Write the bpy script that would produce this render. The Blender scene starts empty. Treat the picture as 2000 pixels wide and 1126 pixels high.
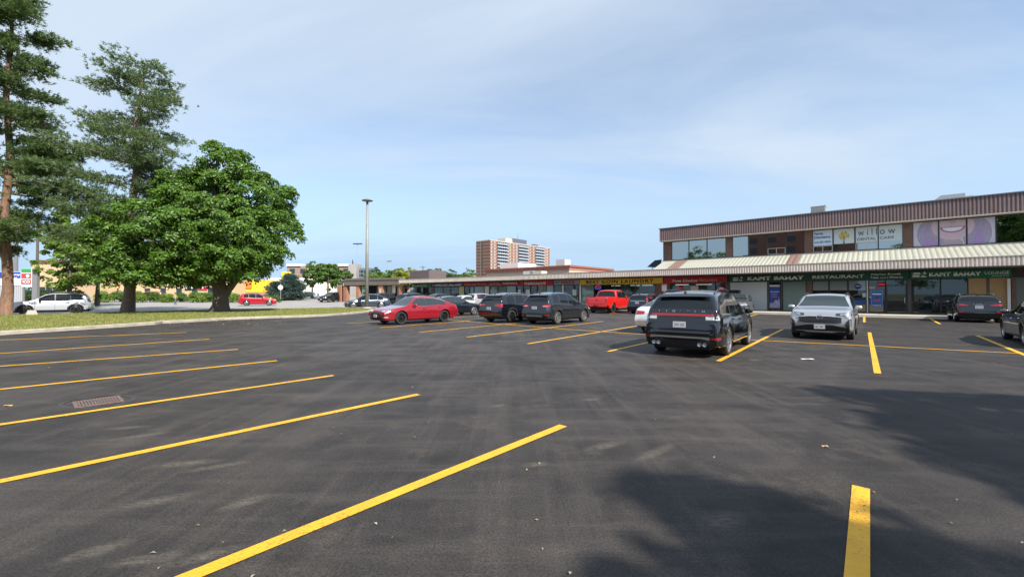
import bpy, bmesh, math, random
import numpy as np
from mathutils import Vector, Matrix

SC = bpy.context.scene
COL = SC.collection
random.seed(7)
RNG = np.random.default_rng(7)
PI = math.pi

# ------------------------------------------------------------------ camera
F = 826.0 / 2000.0
PITCH = math.atan(11 / 826.0)
CAM_H = 1.6
cam = bpy.data.cameras.new('camera')
cam.sensor_width = 36.0
cam.lens = 36.0 * F
cam.clip_start = 0.05
cam.clip_end = 6000
camo = bpy.data.objects.new('camera', cam)
COL.objects.link(camo)
camo.location = (0, 0, CAM_H)
camo.rotation_euler = (PI / 2 + PITCH, 0, 0)
SC.camera = camo

# ------------------------------------------------------------------ sun and sky
SUN_H = (0.60, -0.80)
SUN_EL = math.radians(42)
SUN_STRENGTH = 5.0
SKY_STRENGTH = 0.135
EXPOSURE = 0.62
az = math.atan2(SUN_H[0], SUN_H[1])
sd = bpy.data.lights.new('sun', 'SUN')
sd.energy = SUN_STRENGTH
sd.angle = math.radians(0.5)
sd.color = (1.0, 0.95, 0.87)
so = bpy.data.objects.new('sun', sd)
COL.objects.link(so)
svec = Vector((math.sin(az) * math.cos(SUN_EL), math.cos(az) * math.cos(SUN_EL), math.sin(SUN_EL)))
so.rotation_euler = svec.to_track_quat('Z', 'Y').to_euler()
so.location = svec * 100

w = bpy.data.worlds.new('World')
SC.world = w
w.use_nodes = True
nt = w.node_tree
nt.nodes.clear()
def N(t, typ, **kw):
    n = t.nodes.new(typ)
    for k, v in kw.items():
        setattr(n, k, v)
    return n
out = N(nt, 'ShaderNodeOutputWorld')
bg = N(nt, 'ShaderNodeBackground')
bg.inputs['Strength'].default_value = SKY_STRENGTH
sky = N(nt, 'ShaderNodeTexSky')
sky.sky_type = 'NISHITA'
sky.sun_disc = False
sky.sun_elevation = SUN_EL
sky.sun_rotation = az
sky.air_density = 1.0
sky.dust_density = 0.25
sky.ozone_density = 2.0
tc = N(nt, 'ShaderNodeTexCoord')
sep = N(nt, 'ShaderNodeSeparateXYZ')
nt.links.new(tc.outputs['Generated'], sep.inputs[0])
addz = N(nt, 'ShaderNodeMath', operation='ADD'); addz.inputs[1].default_value = 0.22
mx = N(nt, 'ShaderNodeMath', operation='MAXIMUM'); mx.inputs[1].default_value = 0.0
nt.links.new(sep.outputs['Z'], mx.inputs[0]); nt.links.new(mx.outputs[0], addz.inputs[0])
dx = N(nt, 'ShaderNodeMath', operation='DIVIDE'); dy = N(nt, 'ShaderNodeMath', operation='DIVIDE')
nt.links.new(sep.outputs['X'], dx.inputs[0]); nt.links.new(addz.outputs[0], dx.inputs[1])
nt.links.new(sep.outputs['Y'], dy.inputs[0]); nt.links.new(addz.outputs[0], dy.inputs[1])
cmb = N(nt, 'ShaderNodeCombineXYZ')
nt.links.new(dx.outputs[0], cmb.inputs[0]); nt.links.new(dy.outputs[0], cmb.inputs[1])
mp = N(nt, 'ShaderNodeMapping')
mp.inputs['Rotation'].default_value = (0, 0, math.radians(28))
mp.inputs['Scale'].default_value = (0.34, 1.0, 1.0)
mp.inputs['Location'].default_value = (3.55, 1.25, 0)
nt.links.new(cmb.outputs[0], mp.inputs[0])
nz = N(nt, 'ShaderNodeTexNoise')
nz.inputs['Scale'].default_value = 1.15; nz.inputs['Detail'].default_value = 9
nz.inputs['Roughness'].default_value = 0.56; nz.inputs['Distortion'].default_value = 0.5
nt.links.new(mp.outputs[0], nz.inputs['Vector'])
cr = N(nt, 'ShaderNodeValToRGB')
cr.color_ramp.elements[0].position = 0.38; cr.color_ramp.elements[0].color = (0.32, 0.32, 0.32, 1)
cr.color_ramp.elements[1].position = 0.61; cr.color_ramp.elements[1].color = (0.95, 0.95, 0.95, 1)
nt.links.new(nz.outputs['Fac'], cr.inputs[0])
mixc = N(nt, 'ShaderNodeMix', data_type='RGBA')
nt.links.new(cr.outputs[0], mixc.inputs[0])
nt.links.new(sky.outputs[0], mixc.inputs[6])
mixc.inputs[7].default_value = (3.3, 3.9, 4.6, 1)
hzr = N(nt, 'ShaderNodeMapRange', interpolation_type='SMOOTHSTEP')
hzr.inputs[1].default_value = 0.0; hzr.inputs[2].default_value = 0.30; hzr.inputs[3].default_value = 0.88; hzr.inputs[4].default_value = 0.0
nt.links.new(mx.outputs[0], hzr.inputs[0])
mixh = N(nt, 'ShaderNodeMix', data_type='RGBA')
nt.links.new(hzr.outputs[0], mixh.inputs[0]); nt.links.new(mixc.outputs[2], mixh.inputs[6]); mixh.inputs[7].default_value = (2.15, 3.2, 4.45, 1)
nt.links.new(mixh.outputs[2], bg.inputs['Color'])
nt.links.new(bg.outputs[0], out.inputs[0])

vs = SC.view_settings
vs.view_transform = 'Standard'
vs.look = 'None'
vs.gamma = 1.0
vs.exposure = EXPOSURE
vs.use_curve_mapping = False
SC.cycles.max_bounces = 6
SC.cycles.transparent_max_bounces = 12
SC.cycles.caustics_reflective = False
SC.cycles.caustics_refractive = False

# ------------------------------------------------------------------ places
def gh(Y):
    t = min(1, max(0, (Y - 55) / 50))
    return 0.8 * t * t * (3 - 2 * t)

def ray(px, py):
    a = (px - 1000) / 826.0
    b = (563 - py) / 826.0
    c, s = math.cos(PITCH), math.sin(PITCH)
    return Vector((a, c - b * s, s + b * c))

def gp(px, py, z=None):
    """point on the ground seen at a place of the photograph"""
    d = ray(px, py)
    h = 0.0
    for _ in range(12):
        zz = h if z is None else z
        t = (zz - CAM_H) / d.z
        p = Vector((d.x * t, d.y * t, zz))
        h = gh(p.y)
    return p

TH = math.radians(41)
CU = (math.cos(TH), -math.sin(TH))
CV = (math.sin(TH), math.cos(TH))
def fp(u, D, z=0.0):
    return Vector((CU[0] * u + CV[0] * D, CU[1] * u + CV[1] * D, z))
def pu(px, D):
    r = (px - 1000) / 826.0
    return (r * CV[1] - CV[0]) * D / (CV[1] + CV[0] * r)
def pz(px, py, D):
    u = pu(px, D)
    p = fp(u, D)
    d = ray(px, py)
    return CAM_H + d.z * p.y / d.y

# ------------------------------------------------------------------ materials
def C4(c):
    return (c[0], c[1], c[2], 1)
MATS = {}
def mat(name, col, rough=0.6, metal=0.0, coat=0.0, var=0.0, vscale=3.0, bump=0.0, bscale=40.0, emis=None, spec=0.5, col2=None, stretch=None):
    if name in MATS:
        return MATS[name]
    m = bpy.data.materials.new(name)
    m.use_nodes = True
    t = m.node_tree
    b = t.nodes['Principled BSDF']
    b.inputs['Base Color'].default_value = C4(col)
    b.inputs['Roughness'].default_value = rough
    b.inputs['Metallic'].default_value = metal
    b.inputs['Coat Weight'].default_value = coat
    b.inputs['Coat Roughness'].default_value = 0.04
    b.inputs['Specular IOR Level'].default_value = spec
    if emis:
        b.inputs['Emission Color'].default_value = C4(emis[0]); b.inputs['Emission Strength'].default_value = emis[1]
    if var > 0 or bump > 0 or col2 is not None:
        tcn = N(t, 'ShaderNodeTexCoord')
        vec = tcn.outputs['Object']
        if stretch:
            mpn = N(t, 'ShaderNodeMapping'); mpn.inputs['Scale'].default_value = stretch
            t.links.new(vec, mpn.inputs[0]); vec = mpn.outputs[0]
    if var > 0 or col2 is not None:
        n = N(t, 'ShaderNodeTexNoise'); n.inputs['Scale'].default_value = vscale; n.inputs['Detail'].default_value = 7
        n.inputs['Roughness'].default_value = 0.65
        t.links.new(vec, n.inputs['Vector'])
        r = N(t, 'ShaderNodeValToRGB')
        c2 = col2 if col2 is not None else tuple(min(1, c * (1 + var)) for c in col)
        c1 = col if col2 is not None else tuple(c * (1 - var) for c in col)
        r.color_ramp.elements[0].position = 0.32; r.color_ramp.elements[0].color = C4(c1)
        r.color_ramp.elements[1].position = 0.68; r.color_ramp.elements[1].color = C4(c2)
        t.links.new(n.outputs['Fac'], r.inputs[0])
        t.links.new(r.outputs[0], b.inputs['Base Color'])
    if bump > 0:
        n2 = N(t, 'ShaderNodeTexNoise'); n2.inputs['Scale'].default_value = bscale; n2.inputs['Detail'].default_value = 4
        t.links.new(vec, n2.inputs['Vector'])
        bp = N(t, 'ShaderNodeBump'); bp.inputs['Strength'].default_value = bump; bp.inputs['Distance'].default_value = 0.02
        t.links.new(n2.outputs['Fac'], bp.inputs['Height'])
        t.links.new(bp.outputs[0], b.inputs['Normal'])
    MATS[name] = m
    return m

def brick_mat(name, c1, c2, mortar, sc=1.0, rot=True):
    if name in MATS:
        return MATS[name]
    m = bpy.data.materials.new(name); m.use_nodes = True
    t = m.node_tree; b = t.nodes['Principled BSDF']
    tcn = N(t, 'ShaderNodeTexCoord'); sp = N(t, 'ShaderNodeSeparateXYZ'); cb = N(t, 'ShaderNodeCombineXYZ')
    t.links.new(tcn.outputs['Object'], sp.inputs[0])
    ad = N(t, 'ShaderNodeMath', operation='ADD')
    t.links.new(sp.outputs[0], ad.inputs[0]); t.links.new(sp.outputs[1], ad.inputs[1])
    t.links.new(ad.outputs[0], cb.inputs[0]); t.links.new(sp.outputs[2], cb.inputs[1])
    br = N(t, 'ShaderNodeTexBrick')
    br.inputs['Scale'].default_value = 1.0 / sc
    br.inputs['Brick Width'].default_value = 0.22; br.inputs['Row Height'].default_value = 0.075
    br.inputs['Mortar Size'].default_value = 0.008
    br.inputs['Color1'].default_value = C4(c1); br.inputs['Color2'].default_value = C4(c2); br.inputs['Mortar'].default_value = C4(mortar)
    t.links.new(cb.outputs[0], br.inputs['Vector'])
    n = N(t, 'ShaderNodeTexNoise'); n.inputs['Scale'].default_value = 1.3; n.inputs['Detail'].default_value = 5
    t.links.new(tcn.outputs['Object'], n.inputs['Vector'])
    mxx = N(t, 'ShaderNodeMix', data_type='RGBA', blend_type='MULTIPLY'); mxx.inputs[0].default_value = 0.45
    t.links.new(br.outputs[0], mxx.inputs[6]); t.links.new(n.outputs['Fac'], mxx.inputs[7])
    t.links.new(mxx.outputs[2], b.inputs['Base Color'])
    bp = N(t, 'ShaderNodeBump'); bp.inputs['Strength'].default_value = 0.5; bp.inputs['Distance'].default_value = 0.01; bp.invert = True
    t.links.new(br.outputs['Fac'], bp.inputs['Height']); t.links.new(bp.outputs[0], b.inputs['Normal'])
    b.inputs['Roughness'].default_value = 0.85
    MATS[name] = m
    return m

def leaf_mat(name, c1, c2, trans=0.35, rough=0.5, c3=None):
    m = bpy.data.materials.new(name); m.use_nodes = True
    t = m.node_tree; b = t.nodes['Principled BSDF']
    g = N(t, 'ShaderNodeNewGeometry')
    r = N(t, 'ShaderNodeValToRGB')
    r.color_ramp.elements[0].color = C4(c1); r.color_ramp.elements[1].color = C4(c2)
    if c3:
        e = r.color_ramp.elements.new(0.93); e.color = C4(c2)
        r.color_ramp.elements[-1].color = C4(c3)
    t.links.new(g.outputs['Random Per Island'], r.inputs[0])
    t.links.new(r.outputs[0], b.inputs['Base Color'])
    b.inputs['Roughness'].default_value = rough
    b.inputs['Specular IOR Level'].default_value = 0.4
    tr = N(t, 'ShaderNodeBsdfTranslucent')
    hs = N(t, 'ShaderNodeHueSaturation'); hs.inputs['Value'].default_value = 1.5; hs.inputs['Hue'].default_value = 0.48
    t.links.new(r.outputs[0], hs.inputs['Color']); t.links.new(hs.outputs[0], tr.inputs['Color'])
    ms = N(t, 'ShaderNodeMixShader'); ms.inputs[0].default_value = trans
    t.links.new(b.outputs[0], ms.inputs[1]); t.links.new(tr.outputs[0], ms.inputs[2])
    t.links.new(ms.outputs[0], t.nodes['Material Output'].inputs[0])
    return m

def glass_mat(name, tint=(0.55, 0.62, 0.6), refl=0.12):
    if name in MATS:
        return MATS[name]
    m = bpy.data.materials.new(name); m.use_nodes = True
    t = m.node_tree; t.nodes.remove(t.nodes['Principled BSDF'])
    tr = N(t, 'ShaderNodeBsdfTransparent'); tr.inputs[0].default_value = C4(tint)
    gl = N(t, 'ShaderNodeBsdfGlossy'); gl.inputs['Roughness'].default_value = 0.02
    gl.inputs[0].default_value = (0.9, 0.95, 0.93, 1)
    fr = N(t, 'ShaderNodeFresnel'); fr.inputs[0].default_value = 1.5
    ad = N(t, 'ShaderNodeMath', operation='ADD'); ad.inputs[1].default_value = refl; ad.use_clamp = True
    t.links.new(fr.outputs[0], ad.inputs[0])
    ms = N(t, 'ShaderNodeMixShader')
    t.links.new(ad.outputs[0], ms.inputs[0]); t.links.new(tr.outputs[0], ms.inputs[1]); t.links.new(gl.outputs[0], ms.inputs[2])
    t.links.new(ms.outputs[0], t.nodes['Material Output'].inputs[0])
    MATS[name] = m
    return m

# ------------------------------------------------------------------ mesh helpers
class MB:
    def __init__(s):
        s.v = []; s.f = []; s.m = []
    def quad(s, a, b, c, d, mi=0):
        n = len(s.v); s.v += [tuple(a), tuple(b), tuple(c), tuple(d)]; s.f.append((n, n + 1, n + 2, n + 3)); s.m.append(mi); return s
    def poly(s, pts, mi=0):
        n = len(s.v); s.v += [tuple(p) for p in pts]; s.f.append(tuple(range(n, n + len(pts)))); s.m.append(mi); return s
    def box(s, x0, x1, y0, y1, z0, z1, mi=0):
        if x0 > x1: x0, x1 = x1, x0
        if y0 > y1: y0, y1 = y1, y0
        if z0 > z1: z0, z1 = z1, z0
        n = len(s.v)
        s.v += [(x0, y0, z0), (x1, y0, z0), (x1, y1, z0), (x0, y1, z0), (x0, y0, z1), (x1, y0, z1), (x1, y1, z1), (x0, y1, z1)]
        for q in ((0, 3, 2, 1), (4, 5, 6, 7), (0, 1, 5, 4), (1, 2, 6, 5), (2, 3, 7, 6), (3, 0, 4, 7)):
            s.f.append(tuple(n + k for k in q)); s.m.append(mi)
        return s
    def prism(s, pts, h0, h1, mi=0, axis='z'):
        """pts outline in a plane, extruded between h0 and h1 along axis"""
        def P(a, b, h):
            return (a, b, h) if axis == 'z' else ((a, h, b) if axis == 'y' else (h, a, b))
        n = len(s.v); k = len(pts)
        s.v += [P(a, b, h0) for a, b in pts] + [P(a, b, h1) for a, b in pts]
        s.f.append(tuple(n + i for i in reversed(range(k)))); s.m.append(mi)
        s.f.append(tuple(n + k + i for i in range(k))); s.m.append(mi)
        for i in range(k):
            j = (i + 1) % k
            s.f.append((n + i, n + j, n + k + j, n + k + i)); s.m.append(mi)
        return s
    def tube(s, p0, p1, r0, r1=None, seg=10, mi=0, caps=True):
        if r1 is None: r1 = r0
        p0 = Vector(p0); p1 = Vector(p1)
        d = (p1 - p0)
        if d.length < 1e-6: return s
        d.normalize()
        a = d.orthogonal().normalized(); b = d.cross(a)
        n = len(s.v)
        for p, r in ((p0, r0), (p1, r1)):
            for i in range(seg):
                t = 2 * PI * i / seg
                s.v.append(tuple(p + a * (r * math.cos(t)) + b * (r * math.sin(t))))
        for i in range(seg):
            j = (i + 1) % seg
            s.f.append((n + i, n + j, n + seg + j, n + seg + i)); s.m.append(mi)
        if caps:
            s.f.append(tuple(n + i for i in reversed(range(seg)))); s.m.append(mi)
            s.f.append(tuple(n + seg + i for i in range(seg))); s.m.append(mi)
        return s
    def path(s, pts, rad, seg=8, mi=0):
        """smooth tube through points with a radius for each"""
        pts = [Vector(p) for p in pts]
        n = len(s.v)
        up = Vector((0.3, 0.2, 1)).normalized()
        for i, p in enumerate(pts):
            d = (pts[min(i + 1, len(pts) - 1)] - pts[max(i - 1, 0)]).normalized()
            a = d.orthogonal().normalized() if abs(d.dot(up)) > 0.99 else d.cross(up).normalized()
            b = d.cross(a)
            for k in range(seg):
                t = 2 * PI * k / seg
                s.v.append(tuple(p + a * (rad[i] * math.cos(t)) + b * (rad[i] * math.sin(t))))
        for i in range(len(pts) - 1):
            for k in range(seg):
                j = (k + 1) % seg
                s.f.append((n + i * seg + k, n + i * seg + j, n + (i + 1) * seg + j, n + (i + 1) * seg + k)); s.m.append(mi)
        s.f.append(tuple(n + (len(pts) - 1) * seg + k for k in range(seg))); s.m.append(mi)
        return s
    def lathe(s, prof, axis='y', seg=24, mi=0, c=(0, 0, 0)):
        """prof: (r, h) list, revolved about an axis"""
        n = len(s.v); k = len(prof)
        for i in range(seg):
            t = 2 * PI * i / seg
            for r, h in prof:
                if axis == 'y': p = (c[0] + r * math.cos(t), c[1] + h, c[2] + r * math.sin(t))
                else: p = (c[0] + r * math.cos(t), c[1] + r * math.sin(t), c[2] + h)
                s.v.append(p)
        for i in range(seg):
            j = (i + 1) % seg
            for q in range(k - 1):
                s.f.append((n + i * k + q, n + i * k + q + 1, n + j * k + q + 1, n + j * k + q)); s.m.append(mi)
        return s
    def build(s, name, mats, parent=None, loc=None, rot=0, smooth=False):
        me = bpy.data.meshes.new(name)
        me.from_pydata(s.v, [], s.f)
        if not isinstance(mats, (list, tuple)): mats = [mats]
        for mm in mats: me.materials.append(mm)
        if len(mats) > 1: me.polygons.foreach_set('material_index', s.m)
        if smooth: me.polygons.foreach_set('use_smooth', [True] * len(s.f))
        me.update()
        o = bpy.data.objects.new(name, me)
        COL.objects.link(o)
        if parent is not None: o.parent = parent
        if loc is not None: o.location = loc
        o.rotation_euler = (0, 0, rot)
        return o

def tag(o, label=None, cat=None, group=None, kind=None):
    if label: o['label'] = label
    if cat: o['category'] = cat
    if group: o['group'] = group
    if kind: o['kind'] = kind
    return o
def empty(name, loc, rot=0, label=None, cat=None, group=None, parent=None):
    o = bpy.data.objects.new(name, None); COL.objects.link(o)
    o.empty_display_size = 0.2
    o.location = loc; o.rotation_euler = (0, 0, rot)
    if parent: o.parent = parent
    return tag(o, label, cat, group)
def np_mesh(name, V, Q, m, parent=None, loc=None, rot=0, smooth=False):
    """V (n,3) array, Q (k, 3 or 4) array"""
    me = bpy.data.meshes.new(name)
    k = Q.shape[1]
    me.vertices.add(len(V)); me.vertices.foreach_set('co', V.astype(np.float32).ravel())
    me.loops.add(Q.size); me.loops.foreach_set('vertex_index', Q.astype(np.int32).ravel())
    me.polygons.add(len(Q)); me.polygons.foreach_set('loop_start', np.arange(0, Q.size, k, dtype=np.int32))
    me.polygons.foreach_set('loop_total', np.full(len(Q), k, dtype=np.int32))
    if smooth: me.polygons.foreach_set('use_smooth', np.ones(len(Q), dtype=bool))
    me.update(calc_edges=True)
    me.materials.append(m)
    o = bpy.data.objects.new(name, me); COL.objects.link(o)
    if parent: o.parent = parent
    if loc is not None: o.location = loc
    o.rotation_euler = (0, 0, rot)
    return o

def text_part(s, cx, y, cz, wd, ht, m, parent, bold=0.0, shear=0.0, name='lettering', depth=0.015, spacing=1.0):
    cu = bpy.data.curves.new('t', 'FONT')
    cu.body = s; cu.offset = bold; cu.shear = shear; cu.space_character = spacing
    cu.resolution_u = 3
    ob = bpy.data.objects.new('t', cu)
    COL.objects.link(ob)
    me = bpy.data.meshes.new_from_object(ob, depsgraph=None)
    bpy.data.objects.remove(ob)
    n = len(me.vertices)
    co = np.zeros(n * 3, dtype=np.float32); me.vertices.foreach_get('co', co); co = co.reshape(-1, 3)
    mn = co.min(0); mxx = co.max(0)
    sx = wd / max(1e-6, mxx[0] - mn[0]); sy = ht / max(1e-6, mxx[1] - mn[1])
    x = (co[:, 0] - (mn[0] + mxx[0]) / 2) * sx; z = (co[:, 1] - (mn[1] + mxx[1]) / 2) * sy
    new = np.stack([cx + x, np.full(n, y), cz + z], 1)
    me.vertices.foreach_set('co', new.astype(np.float32).ravel())
    me.materials.clear(); me.materials.append(m)
    bm = bmesh.new(); bm.from_mesh(me)
    r = bmesh.ops.extrude_face_region(bm, geom=bm.faces[:])
    vs_ = [e for e in r['geom'] if isinstance(e, bmesh.types.BMVert)]
    bmesh.ops.translate(bm, vec=(0, -depth, 0), verts=vs_)
    bmesh.ops.recalc_face_normals(bm, faces=bm.faces[:])
    bm.to_mesh(me); bm.free()
    me.name = name
    o = bpy.data.objects.new(name, me); COL.objects.link(o); o.parent = parent
    return o

def strokes(cx, y, cz, wd, ht, m, parent, n=8, seed=1):
    """small print too blurred to read in the photograph: a row of short marks"""
    rr_ = random.Random(seed); mb = MB(); p = wd / n
    for k in range(n):
        x = cx - wd / 2 + k * p; a = p * .78; t = ht * .22
        mb.box(x, x + a * .3, y - .012, y, cz - ht / 2, cz + ht / 2 * rr_.uniform(.5, 1))
        z = cz + ht * rr_.uniform(-.3, .25); mb.box(x + a * .3 + .0005, x + a, y - .012, y, z, z + t)
        if rr_.random() < .6: mb.box(x + a * .7, x + a, y - .012, y, cz - ht / 2, z - .001)
    return tag(mb.build('small_print', m, parent), kind='stuff')

def sheet(name, pts, z, m, parent=None, follow=True):
    """flat ground sheet that follows the gentle rise of the land"""
    bm = bmesh.new()
    vv = [bm.verts.new((p[0], p[1], 0)) for p in pts]
    bm.faces.new(vv)
    ys = [p[1] for p in pts]
    if follow and max(ys) > 55:
        for yc in np.arange(56, min(max(ys), 106), 3.0):
            bmesh.ops.bisect_plane(bm, geom=bm.verts[:] + bm.edges[:] + bm.faces[:], plane_co=(0, yc, 0), plane_no=(0, 1, 0))
    for v in bm.verts: v.co.z = z + (gh(v.co.y) if follow else 0)
    bmesh.ops.triangulate(bm, faces=bm.faces[:])
    bmesh.ops.recalc_face_normals(bm, faces=bm.faces[:])
    if sum(f.normal.z for f in bm.faces) < 0: bmesh.ops.reverse_faces(bm, faces=bm.faces[:])
    me = bpy.data.meshes.new(name); bm.to_mesh(me); bm.free(); me.materials.append(m)
    o = bpy.data.objects.new(name, me); COL.objects.link(o)
    if parent: o.parent = parent
    return o

# shared materials
white_paint = mat('white_paint', (0.75, 0.75, 0.73), 0.5)
black_plastic = mat('black_plastic', (0.018, 0.018, 0.02), 0.55)
dark_metal = mat('dark_metal', (0.03, 0.03, 0.032), 0.45)
alu = mat('aluminium', (0.55, 0.55, 0.55), 0.35, 0.8)
concrete = mat('concrete', (0.44, 0.40, 0.34), 0.9, var=0.14, vscale=1.4, bump=0.3, bscale=30)
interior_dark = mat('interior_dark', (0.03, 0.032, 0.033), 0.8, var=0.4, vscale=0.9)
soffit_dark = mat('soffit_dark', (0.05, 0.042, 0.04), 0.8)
blind_mat = mat('blind_white', (0.72, 0.74, 0.72), 0.7)
blind_green = mat('blind_green', (0.60, 0.70, 0.65), 0.7)
shop_glass = glass_mat('shop_glass', (0.8, 0.86, 0.84), 0.05)
tint_glass = glass_mat('tint_glass', (0.16, 0.18, 0.16), 0.42)

# ------------------------------------------------------------------ ground
def asphalt_mat():
    m = bpy.data.materials.new('asphalt'); m.use_nodes = True
    t = m.node_tree; b = t.nodes['Principled BSDF']
    tcn = N(t, 'ShaderNodeTexCoord')
    O = tcn.outputs['Object']
    def noise(sc, det, vec=O, ro=0.6):
        n = N(t, 'ShaderNodeTexNoise'); n.inputs['Scale'].default_value = sc; n.inputs['Detail'].default_value = det; n.inputs['Roughness'].default_value = ro
        t.links.new(vec, n.inputs['Vector']); return n.outputs['Fac']
    def ramp(f, a, b_, ca, cb):
        r = N(t, 'ShaderNodeValToRGB'); r.color_ramp.elements[0].position = a; r.color_ramp.elements[1].position = b_
        r.color_ramp.elements[0].color = C4(ca); r.color_ramp.elements[1].color = C4(cb)
        t.links.new(f, r.inputs[0]); return r.outputs[0]
    def mix(f, a, b_, mode='MIX', fac=None):
        x = N(t, 'ShaderNodeMix', data_type='RGBA', blend_type=mode)
        if f is not None: t.links.new(f, x.inputs[0])
        else: x.inputs[0].default_value = fac
        t.links.new(a, x.inputs[6])
        if isinstance(b_, tuple): x.inputs[7].default_value = C4(b_)
        else: t.links.new(b_, x.inputs[7])
        return x.outputs[2]
    base = ramp(noise(0.55, 10, O, 0.72), 0.38, 0.62, (0.027, 0.0235, 0.0215), (0.056, 0.048, 0.043))
    # drive lanes swept paler, along the stalls
    mpn = N(t, 'ShaderNodeMapping'); mpn.inputs['Rotation'].default_value = (0, 0, TH); mpn.inputs['Scale'].default_value = (0.9, 0.07, 1)
    t.links.new(O, mpn.inputs[0])
    st = ramp(noise(2.2, 8, mpn.outputs[0], .7), 0.48, 0.66, (0, 0, 0), (0.55, 0.55, 0.55))
    base = mix(st, base, (0.088, 0.074, 0.064))
    mp2 = N(t, 'ShaderNodeMapping'); mp2.inputs['Rotation'].default_value = (0, 0, -0.35); mp2.inputs['Scale'].default_value = (0.10, 0.9, 1)
    t.links.new(O, mp2.inputs[0])
    st2 = ramp(noise(3.2, 8, mp2.outputs[0], .7), 0.50, 0.68, (0, 0, 0), (0.5, 0.5, 0.5))
    base = mix(st2, base, (0.095, 0.08, 0.068))
    # paving lanes laid side by side: slightly different tone either side of a seam
    dp = N(t, 'ShaderNodeVectorMath', operation='DOT_PRODUCT'); dp.inputs[1].default_value = (CU[0], CU[1], 0)
    t.links.new(O, dp.inputs[0])
    wob = N(t, 'ShaderNodeMath', operation='MULTIPLY_ADD'); wob.inputs[1].default_value = 0.12
    t.links.new(noise(1.5, 3), wob.inputs[0]); t.links.new(dp.outputs['Value'], wob.inputs[2])
    for u0, k, wd_ in ((-0.56, 0.80, .05), (4.4, 1.16, .05), (-9.2, 0.88, .06), (-24, 1.1, .06)):
        mr = N(t, 'ShaderNodeMapRange'); mr.inputs[1].default_value = u0 - wd_; mr.inputs[2].default_value = u0 + wd_
        t.links.new(wob.outputs[0], mr.inputs[0])
        base = mix(mr.outputs[0], base, mix(None, base, (k, k, k), 'MULTIPLY', 1.0))
    # tyre arcs and oil
    wv = N(t, 'ShaderNodeTexWave', wave_type='RINGS'); wv.inputs['Scale'].default_value = 0.16; wv.inputs['Distortion'].default_value = 1.4; wv.inputs['Detail'].default_value = 3; wv.inputs['Detail Scale'].default_value = 0.4
    mpw = N(t, 'ShaderNodeMapping'); mpw.inputs['Location'].default_value = (4.0, -9.0, 0); t.links.new(O, mpw.inputs[0]); t.links.new(mpw.outputs[0], wv.inputs['Vector'])
    arc = N(t, 'ShaderNodeMath', operation='MULTIPLY'); t.links.new(ramp(wv.outputs['Fac'], 0.86, 0.97, (0, 0, 0), (0.5, 0.5, 0.5)), arc.inputs[0]); t.links.new(ramp(noise(0.5, 4), 0.45, 0.6, (0, 0, 0), (1, 1, 1)), arc.inputs[1])
    base = mix(arc.outputs[0], base, (0.024, 0.021, 0.020))
    oil = ramp(noise(0.8, 5, O, 0.55), 0.58, 0.68, (0, 0, 0), (0.6, 0.6, 0.6))
    base = mix(oil, base, (0.022, 0.02, 0.019))
    dust = ramp(noise(1.3, 10, O, 0.78), 0.53, 0.70, (0, 0, 0), (0.42, 0.42, 0.42))
    base = mix(dust, base, (0.13, 0.105, 0.08))
    gr = ramp(noise(60, 4, O, 0.85), 0.38, 0.64, (0.45, 0.45, 0.45), (1.6, 1.6, 1.6))
    base = mix(None, base, gr, 'MULTIPLY', 0.85)
    # dusty scuffs where something was dragged or ground off
    sc = [(-2.75, 3.3, 0.22, 0.07), (-2.05, 3.28, 0.16, 0.06), (-3.1, 4.02, 0.26, 0.06), (-2.75, 3.95, 0.2, 0.05), (-2.6, 2.66, 0.15, 0.06), (-2.2, 2.58, 0.16, 0.05), (-1.85, 2.62, 0.18, 0.05), (-1.4, 2.9, 0.2, 0.05),
          (0.22, 4.0, 0.1, 0.05), (1.5, 3.02, 0.16, 0.1), (-0.2, 6.1, 0.12, 0.06), (1.2, 6.45, 0.12, 0.06), (1.0, 4.5, 0.22, 0.07), (1.45, 4.3, 0.3, 0.06), (-4.6, 5.1, 0.2, 0.05), (-4.2, 4.8, 0.22, 0.05), (5.9, 10.3, 0.2, 0.12)]
    tot = None
    for k, (x, y, rx, ry) in enumerate(sc):
        q = N(t, 'ShaderNodeMapping', vector_type='TEXTURE')
        q.inputs['Location'].default_value = (x, y, 0); q.inputs['Rotation'].default_value = (0, 0, 0.5 + 0.25 * math.sin(k * 2.1)); q.inputs['Scale'].default_value = (rx, ry, 1)
        t.links.new(O, q.inputs[0])
        ln = N(t, 'ShaderNodeVectorMath', operation='LENGTH'); t.links.new(q.outputs[0], ln.inputs[0])
        mr = N(t, 'ShaderNodeMapRange'); mr.inputs[1].default_value = 1.5; mr.inputs[2].default_value = 0.3
        t.links.new(ln.outputs['Value'], mr.inputs[0])
        if tot is None: tot = mr.outputs[0]
        else:
            a = N(t, 'ShaderNodeMath', operation='MAXIMUM'); t.links.new(tot, a.inputs[0]); t.links.new(mr.outputs[0], a.inputs[1]); tot = a.outputs[0]
    mp3 = N(t, 'ShaderNodeMapping'); mp3.inputs['Rotation'].default_value = (0, 0, -0.6); mp3.inputs['Scale'].default_value = (1, 4, 1)
    t.links.new(O, mp3.inputs[0])
    sn = N(t, 'ShaderNodeMath', operation='MULTIPLY'); t.links.new(tot, sn.inputs[0]); t.links.new(ramp(noise(11, 8, mp3.outputs[0], 0.85), 0.42, 0.60, (0, 0, 0), (0.45, 0.45, 0.45)), sn.inputs[1])
    base = mix(sn.outputs[0], base, (0.27, 0.23, 0.17))
    t.links.new(base, b.inputs['Base Color'])
    b.inputs['Roughness'].default_value = 0.66
    b.inputs['Specular IOR Level'].default_value = 0.26
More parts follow.
